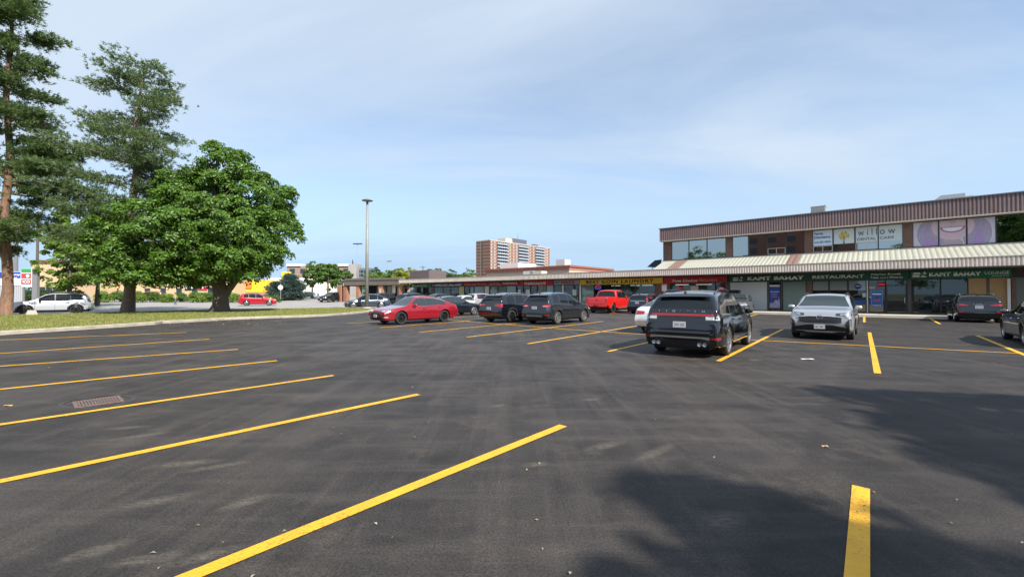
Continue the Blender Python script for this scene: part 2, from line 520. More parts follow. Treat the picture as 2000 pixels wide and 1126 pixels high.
    bp = N(t, 'ShaderNodeBump'); bp.inputs['Strength'].default_value = 0.55; bp.inputs['Distance'].default_value = 0.012
    t.links.new(noise(95, 3, O, 0.75), bp.inputs['Height']); t.links.new(bp.outputs[0], b.inputs['Normal'])
    return m
asphalt = asphalt_mat()
old_road = mat('old_asphalt', (0.30, 0.28, 0.26), 0.9, var=0.14, vscale=0.25, bump=0.2, bscale=20)
field = mat('far_ground', (0.10, 0.11, 0.05), 0.95, var=0.3, vscale=0.05)
grass_m = mat('dry_lawn', (0.11, 0.135, 0.028), 0.95, vscale=0.55, bump=0.6, bscale=25, col2=(0.36, 0.30, 0.10))
line_m = mat('yellow_line_paint', (0.78, 0.40, 0.018), 0.62, var=0.10, vscale=4, bump=0.5, bscale=80)
_t = line_m.node_tree; _b = _t.nodes['Principled BSDF']; _src = _b.inputs['Base Color'].links[0].from_socket
_tc = N(_t, 'ShaderNodeTexCoord'); _n = N(_t, 'ShaderNodeTexNoise'); _n.inputs['Scale'].default_value = 38; _n.inputs['Detail'].default_value = 6; _n.inputs['Roughness'].default_value = 0.8
_n2 = N(_t, 'ShaderNodeTexNoise'); _n2.inputs['Scale'].default_value = 1.3; _n2.inputs['Detail'].default_value = 3
_a = N(_t, 'ShaderNodeMath', operation='MULTIPLY_ADD'); _a.inputs[1].default_value = 0.35
_t.links.new(_tc.outputs['Object'], _n.inputs['Vector']); _t.links.new(_tc.outputs['Object'], _n2.inputs['Vector'])
_t.links.new(_n2.outputs['Fac'], _a.inputs[0]); _t.links.new(_n.outputs['Fac'], _a.inputs[2])
_r = N(_t, 'ShaderNodeValToRGB'); _r.color_ramp.elements[0].position = 0.72; _r.color_ramp.elements[0].color = (0, 0, 0, 1); _r.color_ramp.elements[1].position = 0.84; _r.color_ramp.elements[1].color = (0.8, 0.8, 0.8, 1)
_t.links.new(_a.outputs[0], _r.inputs[0])
_m = N(_t, 'ShaderNodeMix', data_type='RGBA'); _t.links.new(_r.outputs[0], _m.inputs[0]); _t.links.new(_src, _m.inputs[6]); _m.inputs[7].default_value = (0.09, 0.07, 0.05, 1)
_t.links.new(_m.outputs[2], _b.inputs['Base Color'])

# ground as one sheet to the horizon
def strip_sheet(name, x0, x1, ys, z, m):
    mb = MB()
    for a, b in zip(ys[:-1], ys[1:]):
        mb.quad((x0, a, z + gh(a)), (x1, a, z + gh(a)), (x1, b, z + gh(b)), (x0, b, z + gh(b)))
    return mb.build(name, m)
g = strip_sheet('ground', -3000, 3000, [-3000, -60, 0, 55] + list(range(58, 106, 3)) + [200, 5000], -0.02, field)
tag(g, kind='structure')
road = sheet('road', [(-180, -60), (70, -60), (70, 20), (50, 60), (30, 84), (-10, 96), (-40, 150), (-160, 150), (-180, 80)], -0.008, old_road)
tag(road, kind='structure')

near = [(-260, 676), (0, 654), (160, 643.5), (303, 633.5)]
near2 = [(303, 633.5), (318, 631.5), (360, 629.5), (440, 624.5), (520, 621.5), (590, 619.5), (640, 617), (690, 613), (722, 609.5)]
farp = [(730, 605.5), (712, 603.2), (650, 603.2), (600, 604.2), (480, 606.6), (300, 610.5), (100, 616), (0, 619), (-260, 628)]
lotpts = [(-70, -45), (68, -45)] + [tuple(fp(26, 38.5)[:2]), tuple(fp(-56, 38.5)[:2])]
for p in ((742, 603), (722, 606), (480, 614), (300, 620), (0, 630), (-260, 640)):
    q = gp(*p); lotpts.append((q.x, q.y))
lot = sheet('parking_lot', lotpts, 0.0, asphalt)
tag(lot, kind='structure')

def offset_poly(pl, d):
    """offset an open polyline sideways (left positive)"""
    o = []
    for i in range(len(pl)):
        a = Vector(pl[max(i - 1, 0)][:2]); b = Vector(pl[min(i + 1, len(pl) - 1)][:2])
        t = (b - a).normalized(); n = Vector((-t.y, t.x))
        o.append(Vector(pl[i][:2]) + n * d)
    return o
curb_pts = [gp(*p) for p in near + near2[1:] + farp]
inner = offset_poly(curb_pts, 0.22)
mb = MB()
for i in range(len(curb_pts) - 1):
    a, b = curb_pts[i], curb_pts[i + 1]; c, d = inner[i + 1], inner[i]
    gz = lambda p: gh(p[1])
    mb.quad((a.x, a.y, gz(a) - 0.01), (b.x, b.y, gz(b) - 0.01), (b.x, b.y, gz(b) + 0.12), (a.x, a.y, gz(a) + 0.12))
    t = 0.15
    a2 = Vector((a.x, a.y)).lerp(Vector((d.x, d.y)), t); b2 = Vector((b.x, b.y)).lerp(Vector((c.x, c.y)), t)
    mb.quad((a.x, a.y, gz(a) + 0.12), (b.x, b.y, gz(b) + 0.12), (b2.x, b2.y, gz(b) + 0.15), (a2.x, a2.y, gz(a) + 0.15))
    mb.quad((a2.x, a2.y, gz(a) + 0.15), (b2.x, b2.y, gz(b) + 0.15), (c.x, c.y, gz(b) + 0.15), (d.x, d.y, gz(a) + 0.15))
kerb = tag(mb.build('kerb', mat('kerb_concrete', (0.36, 0.315, 0.255), 0.9, var=0.25, vscale=1.6, bump=0.5, bscale=25)), kind='structure')
# apron of worn concrete gutter in front of the first stretch of kerb
gpts = [gp(*p) for p in near]
out_ = offset_poly(gpts, -0.32)
tag(sheet('gutter', [(p.x, p.y) for p in gpts] + [(p.x, p.y) for p in reversed(out_)], 0.012, mat('gutter_concrete', (0.26, 0.235, 0.20), 0.9, var=0.25, vscale=2.5)), kind='structure')
lawn_pts = [(p.x, p.y) for p in inner]
lawn = sheet('lawn', lawn_pts, 0.145, grass_m)
tag(lawn, kind='structure')

# blades of grass on the island
def in_poly(x, y, poly):
    c = np.zeros(len(x), dtype=bool); j = len(poly) - 1
    for i in range(len(poly)):
        xi, yi = poly[i]; xj, yj = poly[j]
        cond = ((yi > y) != (yj > y)) & (x < (xj - xi) * (y - yi) / ((yj - yi) + 1e-12) + xi)
        c ^= cond; j = i
    return c
def grass_blades(name, poly, n, h, z0, m, label, seed):
    r = np.random.default_rng(seed)
    P = np.array(poly); lo = P.min(0); hi = P.max(0)
    lo[0] = max(lo[0], -46)
    x = r.uniform(lo[0], hi[0], n * 6); y = r.uniform(lo[1], hi[1], n * 6)
    k = in_poly(x, y, poly); x = x[k][:n]; y = y[k][:n]; n = len(x)
    a = r.uniform(0, PI, n); hh = h * r.uniform(0.4, 1.2, n); wv = 0.018 * r.uniform(0.6, 1.4, n)
    dx = np.cos(a) * wv; dy = np.sin(a) * wv
    ln = r.normal(0, 0.4, (n, 2)) * hh[:, None]
    V = np.zeros((n, 3, 3))
    V[:, 0] = np.stack([x - dx, y - dy, np.full(n, z0)], 1); V[:, 1] = np.stack([x + dx, y + dy, np.full(n, z0)], 1)
    V[:, 2] = np.stack([x + ln[:, 0], y + ln[:, 1], z0 + hh], 1)
    o = np_mesh(name, V.reshape(-1, 3), np.arange(3 * n).reshape(-1, 3), m)
    return tag(o, label, 'grass', kind='stuff')
blade_m = leaf_mat('grass_blades', (0.09, 0.13, 0.025), (0.30, 0.29, 0.08), 0.2, 0.7)
grass_blades('grass', lawn_pts, 60000, 0.07, 0.14, blade_m, 'short dry yellowing grass on the kerbed island under the trees', 3)

# painted stall lines, each a piece of the parking lot
def stripe(pts, wd=0.115, z=0.006):
    P = [gp(*p) if len(p) == 2 and not isinstance(p, Vector) else p for p in pts]
    L = offset_poly(P, wd / 2); R = offset_poly(P, -wd / 2)
    mb = MB()
    for i in range(len(P) - 1):
        mb.quad((R[i].x, R[i].y, z + gh(R[i].y)), (R[i + 1].x, R[i + 1].y, z + gh(R[i].y)), (L[i + 1].x, L[i + 1].y, z + gh(L[i].y)), (L[i].x, L[i].y, z + gh(L[i].y)))
    return mb.build('stall_line', line_m, lot)
def ext(a, b, far):
    A = gp(*a); B = gp(*b); d = (B - A).normalized(); return A - d * far
for a, b, e in (((0, 664), (364, 649), 2.5), ((0, 690), (409, 662), 2.0), ((0, 715), (465, 682), 2.0), ((0, 760), (541, 704), 2.0), ((0, 829), (651, 733), 2.0), ((0, 940), (817, 770), 2.2), ((370, 1126), (1100, 831), 1.6)):
    stripe([ext(a, b, e), b])
for a, b in (((679, 631.4), (945, 616.2)), ((742, 639.5), (930, 625.5)), ((818, 648.5), (1016, 630.5)), ((912, 658), (1178, 627.5)), ((1031, 671), (1248, 635.5)), ((1188, 686), (1380, 643)), ((1403, 705), (1529, 642.5)),
             ((1714, 729), (1698, 649)), ((1463, 617.5), (1479, 613.6)), ((1190, 612.2), (1232, 609)), ((1688, 629), (1688, 618.5)), ((1836, 632.5), (1814, 620.5))):
    stripe([a, b])
stripe([(2120, 741), (1908, 655)])
stripe([(1672, 1165), (1681.5, 951)])
cl = [(872, 624.3), (975, 632.8), (1080, 641), (1180, 648), (1264, 653.4), (1380, 659.3), (1500, 665.5), (1630, 672), (1760, 678.6), (1880, 684.6), (1990, 690), (2120, 697)]
for i in range(len(cl)):
    cl[i] = gp(*cl[i])
o = stripe(cl, 0.105, 0.010)

# catch basin
cb = gp(192, 784)
g = empty('catch_basin', (cb.x, cb.y, 0), -TH, 'rusty square drain grate sunk in the asphalt between the left stall lines', 'drain')
g.scale = (.72, .72, .5)
rust = mat('rusty_iron', (0.17, 0.115, 0.095), 0.8, 0.2, var=0.3, vscale=12)
mb = MB()
for x0, x1, y0, y1 in ((-0.36, 0.36, -0.36, -0.30), (-0.36, 0.36, 0.30, 0.36), (-0.36, -0.30, -0.30, 0.30), (0.30, 0.36, -0.30, 0.30)):
    mb.box(x0, x1, y0, y1, -0.004, 0.018)
mb.build('grate_frame', rust, g)
MB().box(-0.3, 0.3, -0.3, 0.3, 0.002, 0.005).build('drain_pit', black_plastic, g)
for k in range(13):
    MB().box(-0.3, 0.3, -0.29 + k * 0.0455, -0.26 + k * 0.0455, 0.006, 0.014).build('grate_bar', rust, g)
mb = MB()
for i in range(26):
    t0, t1 = 2 * PI * i / 26, 2 * PI * (i + 1) / 26
    f = lambda t, k: ((0.62 + 0.1 * math.sin(3 * t + 1) + 0.05 * math.sin(7 * t)) * k * math.cos(t) * 1.15, (0.55 + 0.09 * math.sin(2 * t)) * k * math.sin(t))
    a, b, c, d = f(t0, 1), f(t1, 1), f(t1, 0.86), f(t0, 0.86)
    mb.quad((a[0], a[1], 0.004), (b[0], b[1], 0.004), (c[0], c[1], 0.012), (d[0], d[1], 0.012))
mb.build('asphalt_lip', mat('dark_asphalt_lip', (0.045, 0.042, 0.041), 0.9, bump=0.5, bscale=30), g)

# sidewalk along the shops
wallD, curbD, canD = 42.5, 38.5, 39.6
UL = pu(779, canD)
sw = empty('sidewalk', (0, 0, 0), -TH)
tag(sw, kind='structure')
mb = MB()
mb.box(UL - 14, 26, curbD, curbD + 0.18, -0.1, 0.17)
mb.build('kerb_stone', mat('walk_kerb', (0.66, 0.59, 0.48), 0.9, var=0.12, vscale=2, bump=0.3, bscale=20), sw)
slab_m = mat('walk_slab', (0.64, 0.56, 0.45), 0.9, var=0.1, vscale=1.2, bump=0.25, bscale=20)
uu = -52.0
slab_me = None
while uu < 26:
    o = MB().box(uu, uu + 1.985, curbD + 0.19, wallD, -0.1, 0.165 + random.uniform(-0.003, 0.003)).build('slab', slab_m, sw)
    uu += 2.0
MB().box(UL - 14, -52.01, curbD + 0.19, wallD + 1, -0.1, 0.166).build('slab', slab_m, sw)

# ------------------------------------------------------------------ shopping plaza
brick = brick_mat('brown_brick', (0.17, 0.075, 0.055), (0.26, 0.115, 0.08), (0.30, 0.26, 0.22))
brick_d = brick_mat('orange_brick', (0.42, 0.16, 0.08), (0.50, 0.21, 0.11), (0.4, 0.33, 0.27))
fas_low = mat('beige_fascia', (0.76, 0.65, 0.56), 0.55, var=0.1, vscale=0.7)
fas_top = mat('mauve_fascia', (0.25, 0.18, 0.175), 0.55, var=0.1, vscale=0.7)
fas_dark = mat('brown_fascia', (0.13, 0.105, 0.09), 0.6, var=0.12, vscale=0.7)
trim_light = mat('beige_trim', (0.55, 0.48, 0.42), 0.6)
trim_dark = mat('dark_trim', (0.10, 0.085, 0.085), 0.5)
frame_m = mat('bronze_frame', (0.035, 0.030, 0.028), 0.45)
roof_m = mat('roof_gravel', (0.25, 0.24, 0.22), 0.95)

def ribs(mb, u0, u1, D, z0, z1, pitch=0.19, depth=0.055, mi=0, D1=None):
    """ribbed metal face: trapezoid ridges between u0 and u1; D1 moves the top edge back"""
    if D1 is None: D1 = D
    n = int((u1 - u0) / pitch)
    p = (u1 - u0) / n
    pr = [(0, 0), (0.06 * p / 0.19, 1), (0.13 * p / 0.19, 1), (0.155 * p / 0.19, 0)]
    line = []
    for i in range(n):
        for a, b in pr: line.append((u0 + i * p + a, b * depth))
    line.append((u1, 0))
    base = len(mb.v)
    for a, b in line:
        mb.v.append((a, D - b, z0)); mb.v.append((a, D1 - b, z1))
    for i in range(len(line) - 1):
        k = base + 2 * i
        mb.f.append((k, k + 2, k + 3, k + 1)); mb.m.append(mi)

plaza = empty('shopping_plaza', (0, 0, 0), -TH, 'long one storey brick shopping strip with beige ribbed canopy over a row of shops', 'building')
two = empty('office_building', (0, 0, 0), -TH, 'two storey brown brick block with mauve ribbed parapet and big dental clinic windows', 'building')
U2 = pu(1296, 42.6)
UR = 24.0
P1 = plaza
# single storey part
mb = MB(); ribs(mb, UL, U2 + 0.6, canD, 3.36, 3.93)
tag(mb.build('ribbed_canopy', fas_low, plaza), kind='stuff')
mb = MB(); ribs(mb, U2 + 0.601, UR, canD, 3.36, 3.93)
tag(mb.build('ribbed_canopy', fas_low, two), kind='stuff')
MB().box(UL, U2 + 0.6, canD - 0.075, canD + 0.2, 3.93, 3.97).build('canopy_flashing', trim_light, plaza)
MB().box(U2 + 0.601, UR, canD - 0.075, canD + 0.2, 3.93, 3.97).build('canopy_flashing', trim_light, two)
for p, a, b in ((plaza, UL, U2 + 0.6), (two, U2 + 0.601, UR)):
    MB().box(a, b, canD - 0.062, canD + 0.02, 3.30, 3.358).build('canopy_edge', trim_dark, p)
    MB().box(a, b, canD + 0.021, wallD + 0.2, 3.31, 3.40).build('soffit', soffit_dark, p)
MB().box(UL, U2, canD + 0.201, wallD + 18, 3.72, 3.8).build('roof', roof_m, plaza)
MB().box(UL + 0.3, U2, wallD + 1.6, wallD + 18, 0, 3.715).build('brick_wall', brick, plaza)
MB().box(U2 + 0.02, UR, wallD + 1.6, wallD + 16, 0, 8.0).build('brick_wall', brick, two)
MB().box(UL, UL + 0.06, canD + 0.03, wallD + 18, 3.36, 3.93).build('end_fascia', fas_dark, plaza)

# two storey part: lower sloping metal roof, upper wall, top fascia
topD = 42.0
mb = MB()
segs = []
redpx = [(1311, 1334), (1539, 1562)]
zs0, zs1 = 3.98, 4.88
cuts = [(pu(a, 41), pu(b, 41)) for a, b in redpx]
mw = MB(); mr = MB()
u = U2 + 0.05
for a, b in cuts:
    ribs(mw, u, a, canD + 0.15, zs0, zs1, 0.30, 0.10, 0, wallD - 0.1)
    ribs(mr, a + 0.001, b, canD + 0.15, zs0, zs1, 0.30, 0.10, 0, wallD - 0.1)
    u = b + 0.001
ribs(mw, u, UR, canD + 0.15, zs0, zs1, 0.30, 0.10, 0, wallD - 0.1)
tag(mw.build('awning_roof', mat('cream_roof_metal', (0.40, 0.395, 0.325), 0.5, var=0.06, vscale=0.6), two), kind='stuff')
tag(mr.build('awning_roof', mat('red_roof_metal', (0.23, 0.14, 0.115), 0.5), two, ), 'faded red stripe panels of the awning roof', kind='stuff')
MB().prism([(canD + 0.2, 3.975), (wallD - 0.09, 3.975), (wallD - 0.09, 4.86)], U2 + 0.05, U2 + 0.08, axis='x').build('awning_end', trim_light, two)
MB().box(U2, UR, wallD - 0.12, wallD + 0.05, 4.88, 4.97).build('sill_band', trim_light, two)
ztop0, ztop1 = 6.93, 8.14
mb = MB(); ribs(mb, U2 - 0.12, UR, topD, ztop0, ztop1, 0.19, 0.07)
tag(mb.build('ribbed_parapet', fas_top, two), kind='stuff')
MB().box(U2 - 0.2, UR, topD - 0.12, topD + 0.3, ztop1, ztop1 + 0.07).build('parapet_cap', mat('grey_cap', (0.16, 0.17, 0.2), 0.5), two)
MB().box(U2 - 0.13, UR, topD - 0.085, wallD + 0.2, ztop0 - 0.06, ztop0 - 0.002).build('parapet_base', trim_light, two)
MB().box(U2 - 0.14, U2 - 0.1, topD + 0.001, wallD + 16, ztop0, ztop1).build('side_parapet', fas_top, two)
MB().box(U2 - 0.1, UR, topD + 0.3, wallD + 16, 7.9, 7.98).build('roof', roof_m, two)
MB().box(U2 + 0.01, U2 + 0.25, wallD + 0.3, wallD + 15.9, 3.9, 6.86).build('side_wall', brick, two)

# upper windows
groups = [(1312, 1345.5, 1381, 1418), (1431, 1463, 1499, 1535.5, 1572), (1588, 1628, 1671, 1716.5, 1765), (1784, 1835, 1890, 1948, 2009)]
wz0, wz1 = 5.0, 6.85
allpx = [1298]
brk = []
prev = 1300
for gI, gr_ in enumerate(groups):
    brk.append((prev, gr_[0])); prev = gr_[-1]
brk.append((prev, None))
for a, b in brk:
    ua = pu(a, wallD) if a > 1301 else U2 + 0.02
    ub = pu(b, wallD) if b else UR
    MB().box(ua, ub, wallD, wallD + 0.3, 4.97, 6.86).build('brick_pier', brick, two)
int_tan = mat('room_wall', (0.12, 0.12, 0.115), 0.8, var=0.3, vscale=0.6)
MB().box(U2 + 0.3, UR, wallD + 1.2, wallD + 1.3, 4.9, 6.9).build('room_back', int_tan, two)
MB().box(U2 + 0.3, UR, wallD + 0.31, wallD + 1.2, 4.86, 4.9).build('room_floor', int_tan, two)
WIN = {}
for gI, gr_ in enumerate(groups):
    for k in range(len(gr_) - 1):
        ua, ub = pu(gr_[k], wallD), pu(gr_[k + 1], wallD)
        mb = MB(); t = 0.035
        y0, y1 = wallD + 0.03, wallD + 0.11
        mb.box(ua, ua + t, y0, y1, wz0, wz1); mb.box(ub - t, ub, y0, y1, wz0, wz1)
        mb.box(ua + t, ub - t, y0, y1, wz0 - 0.03, wz0 + 0.04); mb.box(ua + t, ub - t, y0, y1, wz1 - 0.05, wz1)
        f = mb.build('window', frame_m, two)
        pn = MB().quad((ua + t, wallD + 0.08, wz0 + 0.04), (ub - t, wallD + 0.08, wz0 + 0.04), (ub - t, wallD + 0.08, wz1 - 0.05), (ua + t, wallD + 0.08, wz1 - 0.05)).build('pane', tint_glass, f)
        WIN[(gI, k)] = (ua + t, ub - t, f)
def slider(key, z1):
    ua, ub, f = WIN[key]
    mb = MB(); y0, y1 = wallD + 0.02, wallD + 0.065
    for a, b, c, d in ((ua, ub, wz0 + 0.04, wz0 + 0.08), (ua, ub, z1 - 0.04, z1), (ua, ua + 0.04, wz0 + 0.08, z1 - 0.04), (ub - 0.04, ub, wz0 + 0.08, z1 - 0.04), ((ua + ub) / 2 - 0.02, (ua + ub) / 2 + 0.02, wz0 + 0.08, z1 - 0.04)):
        mb.box(a, b, y0, y1, c, d)
    mb.build('sliding_sash', trim_light, f)
    MB().box(ua + 0.04, ub - 0.04, wallD + 0.12, wallD + 0.14, wz0 + 0.25, z1 - 0.05).build('blind', mat('grey_blind', (0.3, 0.3, 0.32), 0.7), f)
slider((1, 2), 5.58); slider((2, 0), 5.52); slider((2, 2), 5.58)

banner_w = mat('banner_white', (0.62, 0.68, 0.70), 0.6)
banner_b = mat('banner_blue_white', (0.66, 0.75, 0.88), 0.6)
ink_blue = mat('ink_blue', (0.04, 0.10, 0.28), 0.6)
ink_dark = mat('ink_slate', (0.07, 0.09, 0.11), 0.6)
def at2(name, label, cat, group=None):
    return empty(name, (0, 0, 0), -TH, label, cat, group)
BD = wallD + 0.052
def banner(key, z0, m, name, label):
    ua, ub, f = WIN[key]
    t = at2(name, label, 'window sign')
    MB().box(ua + 0.01, ub - 0.01, BD, BD + 0.02, z0, wz1 - 0.06).build('panel', m, t)
    return t, ua, ub
t, ua, ub = banner((2, 0), 5.55, banner_b, 'window_banner', 'pale blue Family Dentistry banner in the upper window left of the willow tree picture')
wu = ub - ua
text_part('Family', ua + wu * 0.30, BD, 6.50, wu * 0.46, 0.22, ink_blue, t, 0.02)
text_part('Dentistry', ua + wu * 0.48, BD, 6.20, wu * 0.86, 0.28, ink_blue, t, 0.02)
text_part('416-281-0052', ua + wu * 0.48, BD, 5.83, wu * 0.86, 0.16, ink_blue, t, 0.01)
t, ua, ub = banner((2, 1), 5.6, banner_w, 'window_banner', 'white upper window banner with a golden willow tree picture')
gold = mat('gold_leaf_print', (0.62, 0.42, 0.06), 0.7, var=0.3, vscale=9)
mb = MB(); mbt = MB(); cxx = (ua + ub) / 2
rr = random.Random(5)
for k in range(70):
    a = rr.uniform(0, PI * 2); q = math.sqrt(rr.random())
    x = cxx + 0.33 * q * math.cos(a); z = 6.26 + 0.28 * q * math.sin(a)
    h = rr.uniform(0.1, 0.26); ww = rr.uniform(0.015, 0.035); yy = BD - 0.003 - k * 0.00005
    mb.poly([(x - ww, yy, z), (x, yy, z - h), (x + ww, yy, z), (x, yy, z + 0.06)])
mb.build('tree_print', gold, t)
mbt.poly([(cxx - 0.06, BD - 0.008, 5.62), (cxx + 0.06, BD - 0.008, 5.62), (cxx + 0.018, BD - 0.008, 5.85), (cxx + 0.03, BD - 0.008, 6.2), (cxx - 0.03, BD - 0.008, 6.2), (cxx - 0.02, BD - 0.008, 5.85)])
mbt.build('trunk_print', ink_dark, t)
t, ua, ub = banner((2, 2), 5.6, banner_w, 'window_banner', 'white upper window banner reading will and DENTAL')
wu = ub - ua
text_part('w i l l', ua + wu * 0.54, BD, 6.38, wu * 0.86, 0.5, ink_dark, t, -0.005)
text_part('DENTAL', ua + wu * 0.50, BD, 5.86, wu * 0.84, 0.2, ink_dark, t)
t, ua, ub = banner((2, 3), 5.62, banner_w, 'window_banner', 'white upper window banner reading ow and CARE')
wu = ub - ua
text_part('o w', ua + wu * 0.38, BD, 6.30, wu * 0.66, 0.34, ink_dark, t, -0.005)
text_part('CARE', ua + wu * 0.35, BD, 5.86, wu * 0.60, 0.2, ink_dark, t)
# smiling face advertisement over three panes
pale = mat('print_pale', (0.60, 0.57, 0.66), 0.6, var=0.06, vscale=2)
skin = mat('print_skin', (0.63, 0.47, 0.52), 0.6, var=0.07, vscale=3)
skin2 = mat('print_skin_dark', (0.50, 0.36, 0.44), 0.6)
lips = mat('print_lips', (0.42, 0.16, 0.26), 0.6)
teeth = mat('print_teeth', (0.8, 0.78, 0.82), 0.6)
hair = mat('print_hair', (0.40, 0.33, 0.47), 0.6, var=0.2, vscale=6, stretch=(6, 1, 0.6))
for key, lab in (((3, 0), 'left panel of the smiling face print, hair and cheek'), ((3, 1), 'middle panel of the smiling face print, mouth with teeth'), ((3, 2), 'right panel of the smiling face print, hair and shoulder')):
    ua, ub, f = WIN[key]
    t = at2('window_picture', lab, 'window sign')
    z0, z1 = wz0 + 0.05, wz1 - 0.06
    MB().box(ua + 0.01, ub - 0.01, BD, BD + 0.02, z0, z1).build('panel', pale, t)
    cx = (WIN[(3, 1)][0] + WIN[(3, 1)][1]) / 2
    def clip(pts):
        # clip polygon to the pane
        for side, lim in ((1, ua + 0.02), (-1, ub - 0.02)):
            o_ = []
            for i in range(len(pts)):
                a, b = pts[i - 1], pts[i]
                ia = side * (a[0] - lim) >= 0; ib = side * (b[0] - lim) >= 0
                if ia != ib:
                    q = (lim - a[0]) / (b[0] - a[0]); o_.append((lim, a[1] + q * (b[1] - a[1])))
                if ib: o_.append(b)
            pts = o_
            if len(pts) < 3: return []
        for side, lim in ((1, z0 + 0.02), (-1, z1 - 0.02)):
            o_ = []
            for i in range(len(pts)):
                a, b = pts[i - 1], pts[i]
                ia = side * (a[1] - lim) >= 0; ib = side * (b[1] - lim) >= 0
                if ia != ib:
                    q = (lim - a[1]) / (b[1] - a[1]); o_.append((a[0] + q * (b[0] - a[0]), lim))
                if ib: o_.append(b)
            pts = o_
            if len(pts) < 3: return []
        return pts
    def shape(pts, m, nm, lay):
        q = clip(pts)
        if q: MB().poly([(a, BD - 0.003 * lay, b) for a, b in q]).build(nm, m, t)
    E = lambda x, z, rx, rz, a0=0, a1=2 * PI, n=28: [(cx + x + rx * math.cos(a0 + (a1 - a0) * i / n), z + rz * math.sin(a0 + (a1 - a0) * i / n)) for i in range(n + (0 if a1 - a0 > 6 else 1))]
    shape(E(-1.05, 5.9, 0.75, 1.1), hair, 'hair_print', 1)
    shape(E(1.15, 5.8, 0.7, 1.1), hair, 'hair_print', 1)
    shape(E(0, 6.35, 1.05, 0.95), skin, 'face_print', 2)
    shape(E(0, 5.15, 0.5, 0.35), skin2, 'neck_print', 1.5)
    shape(E(0, 6.32, 0.62, 0.42, PI, 2 * PI), lips, 'lip_print', 3)
    shape(E(0, 6.27, 0.5, 0.27, PI, 2 * PI), teeth, 'teeth_print', 4)
    shape(E(0, 6.66, 0.2, 0.08), skin2, 'nose_print', 3)
    shape([(cx + 1.0, 5.1), (cx + 1.5, 5.1), (cx + 1.3, 5.9), (cx + 1.2, 6.3)], mat('print_lilac', (0.42, 0.28, 0.52), 0.6), 'scarf_print', 3)
    shape([(cx - 1.6, 5.0), (cx - 0.7, 5.0), (cx - 0.9, 5.5), (cx - 1.4, 5.6)], mat('print_lilac', (0.42, 0.28, 0.52), 0.6), 'scarf_print', 3)

# ---- storefront
board_white = mat('white_board', (0.66, 0.67, 0.66), 0.6, var=0.03, vscale=0.6)
plywood = mat('plywood', (0.42, 0.27, 0.13), 0.8, var=0.12, vscale=1.5, stretch=(1, 1, 5))
cream_panel = mat('cream_panel', (0.55, 0.50, 0.28), 0.7)
greygreen = mat('grey_green_panel', (0.13, 0.15, 0.14), 0.6)
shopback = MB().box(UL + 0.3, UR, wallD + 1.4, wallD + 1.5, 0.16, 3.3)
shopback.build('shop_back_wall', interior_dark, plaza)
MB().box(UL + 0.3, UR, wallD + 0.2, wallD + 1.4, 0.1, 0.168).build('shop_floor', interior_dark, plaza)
Z0, Z1 = 0.17, 2.68
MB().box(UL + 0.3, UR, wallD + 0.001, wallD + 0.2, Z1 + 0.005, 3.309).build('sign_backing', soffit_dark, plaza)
def part_of(px):
    return two if px > 1296 else plaza
def opening(px0, px1, typ):
    ua, ub = pu(px0, wallD), pu(px1, wallD)
    par = part_of(px0)
    y0, y1 = wallD, wallD + 0.08
    t = 0.04
    if typ == 'brick':
        return MB().box(ua, ub, wallD - 0.02, wallD + 0.25, Z0, Z1).build('brick_pier', brick, par)
    if typ in ('white', 'ply', 'cream', 'greygreen', 'post', 'darkpanel'):
        m = {'white': board_white, 'ply': plywood, 'cream': cream_panel, 'greygreen': greygreen, 'post': white_paint, 'darkpanel': trim_dark}[typ]
        nm = {'post': 'post', 'ply': 'plywood_panel'}.get(typ, 'wall_panel')
        return MB().box(ua + 0.005, ub - 0.005, wallD + 0.0, wallD + 0.06, Z0 + 0.02, Z1).build(nm, m, par)
    fr = white_paint if typ == 'whiteframe' else frame_m
    kick = 0.08
    mb = MB()
    mb.box(ua, ua + t, y0, y1, Z0, Z1); mb.box(ub - t, ub, y0, y1, Z0, Z1)
    mb.box(ua + t, ub - t, y0, y1, Z1 - t, Z1); mb.box(ua + t, ub - t, y0, y1, Z0, Z0 + kick)
    if typ == 'door':
        mb.box(ua + t, ub - t, y0, y1, 2.22, 2.28)
        mb.box(ua + t, ua + t + 0.05, y0 + 0.01, y1 - 0.01, Z0 + kick, 2.22); mb.box(ub - t - 0.05, ub - t, y0 + 0.01, y1 - 0.01, Z0 + kick, 2.22)
    f = mb.build('door' if typ == 'door' else 'window', fr, par)
    MB().quad((ua + t, y0 + 0.045, Z0 + kick), (ub - t, y0 + 0.045, Z0 + kick), (ub - t, y0 + 0.045, Z1 - t), (ua + t, y0 + 0.045, Z1 - t)).build('pane', shop_glass, f)
    if typ == 'door':
        MB().box(ub - t - 0.12, ub - t - 0.09, y0 - 0.05, y0 + 0.0, 0.95, 1.35).build('handle', alu, f)
    if typ == 'blind':
        MB().box(ua + t, ub - t, y1, y1 + 0.02, Z0 + kick, Z1 - t).build('blind', blind_green, f)
    if typ == 'blindw':
        MB().box(ua + t, ub - t, y1, y1 + 0.02, Z0 + kick, Z1 - t).build('blind', blind_mat, f)
    if typ == 'half':
        MB().box(ua + t, ub - t, y1, y1 + 0.02, 1.9, Z1 - t).build('blind', blind_mat, f)
    if typ == 'halflow':
        MB().box(ua + t, ub - t, y1, y1 + 0.02, Z0 + kick, 1.55).build('blind', blind_mat, f)
    if typ == 'grid':
        mb = MB(); n = 4
        for k in range(1, n): mb.box(ua + (ub - ua) * k / n - 0.015, ua + (ub - ua) * k / n + 0.015, y1, y1 + 0.02, Z0 + kick, Z1 - t)
        for z in (0.7, 1.3, 1.9): mb.box(ua + t, ub - t, y1, y1 + 0.02, z, z + 0.03)
        mb.build('security_grille', white_paint, f)
    return f
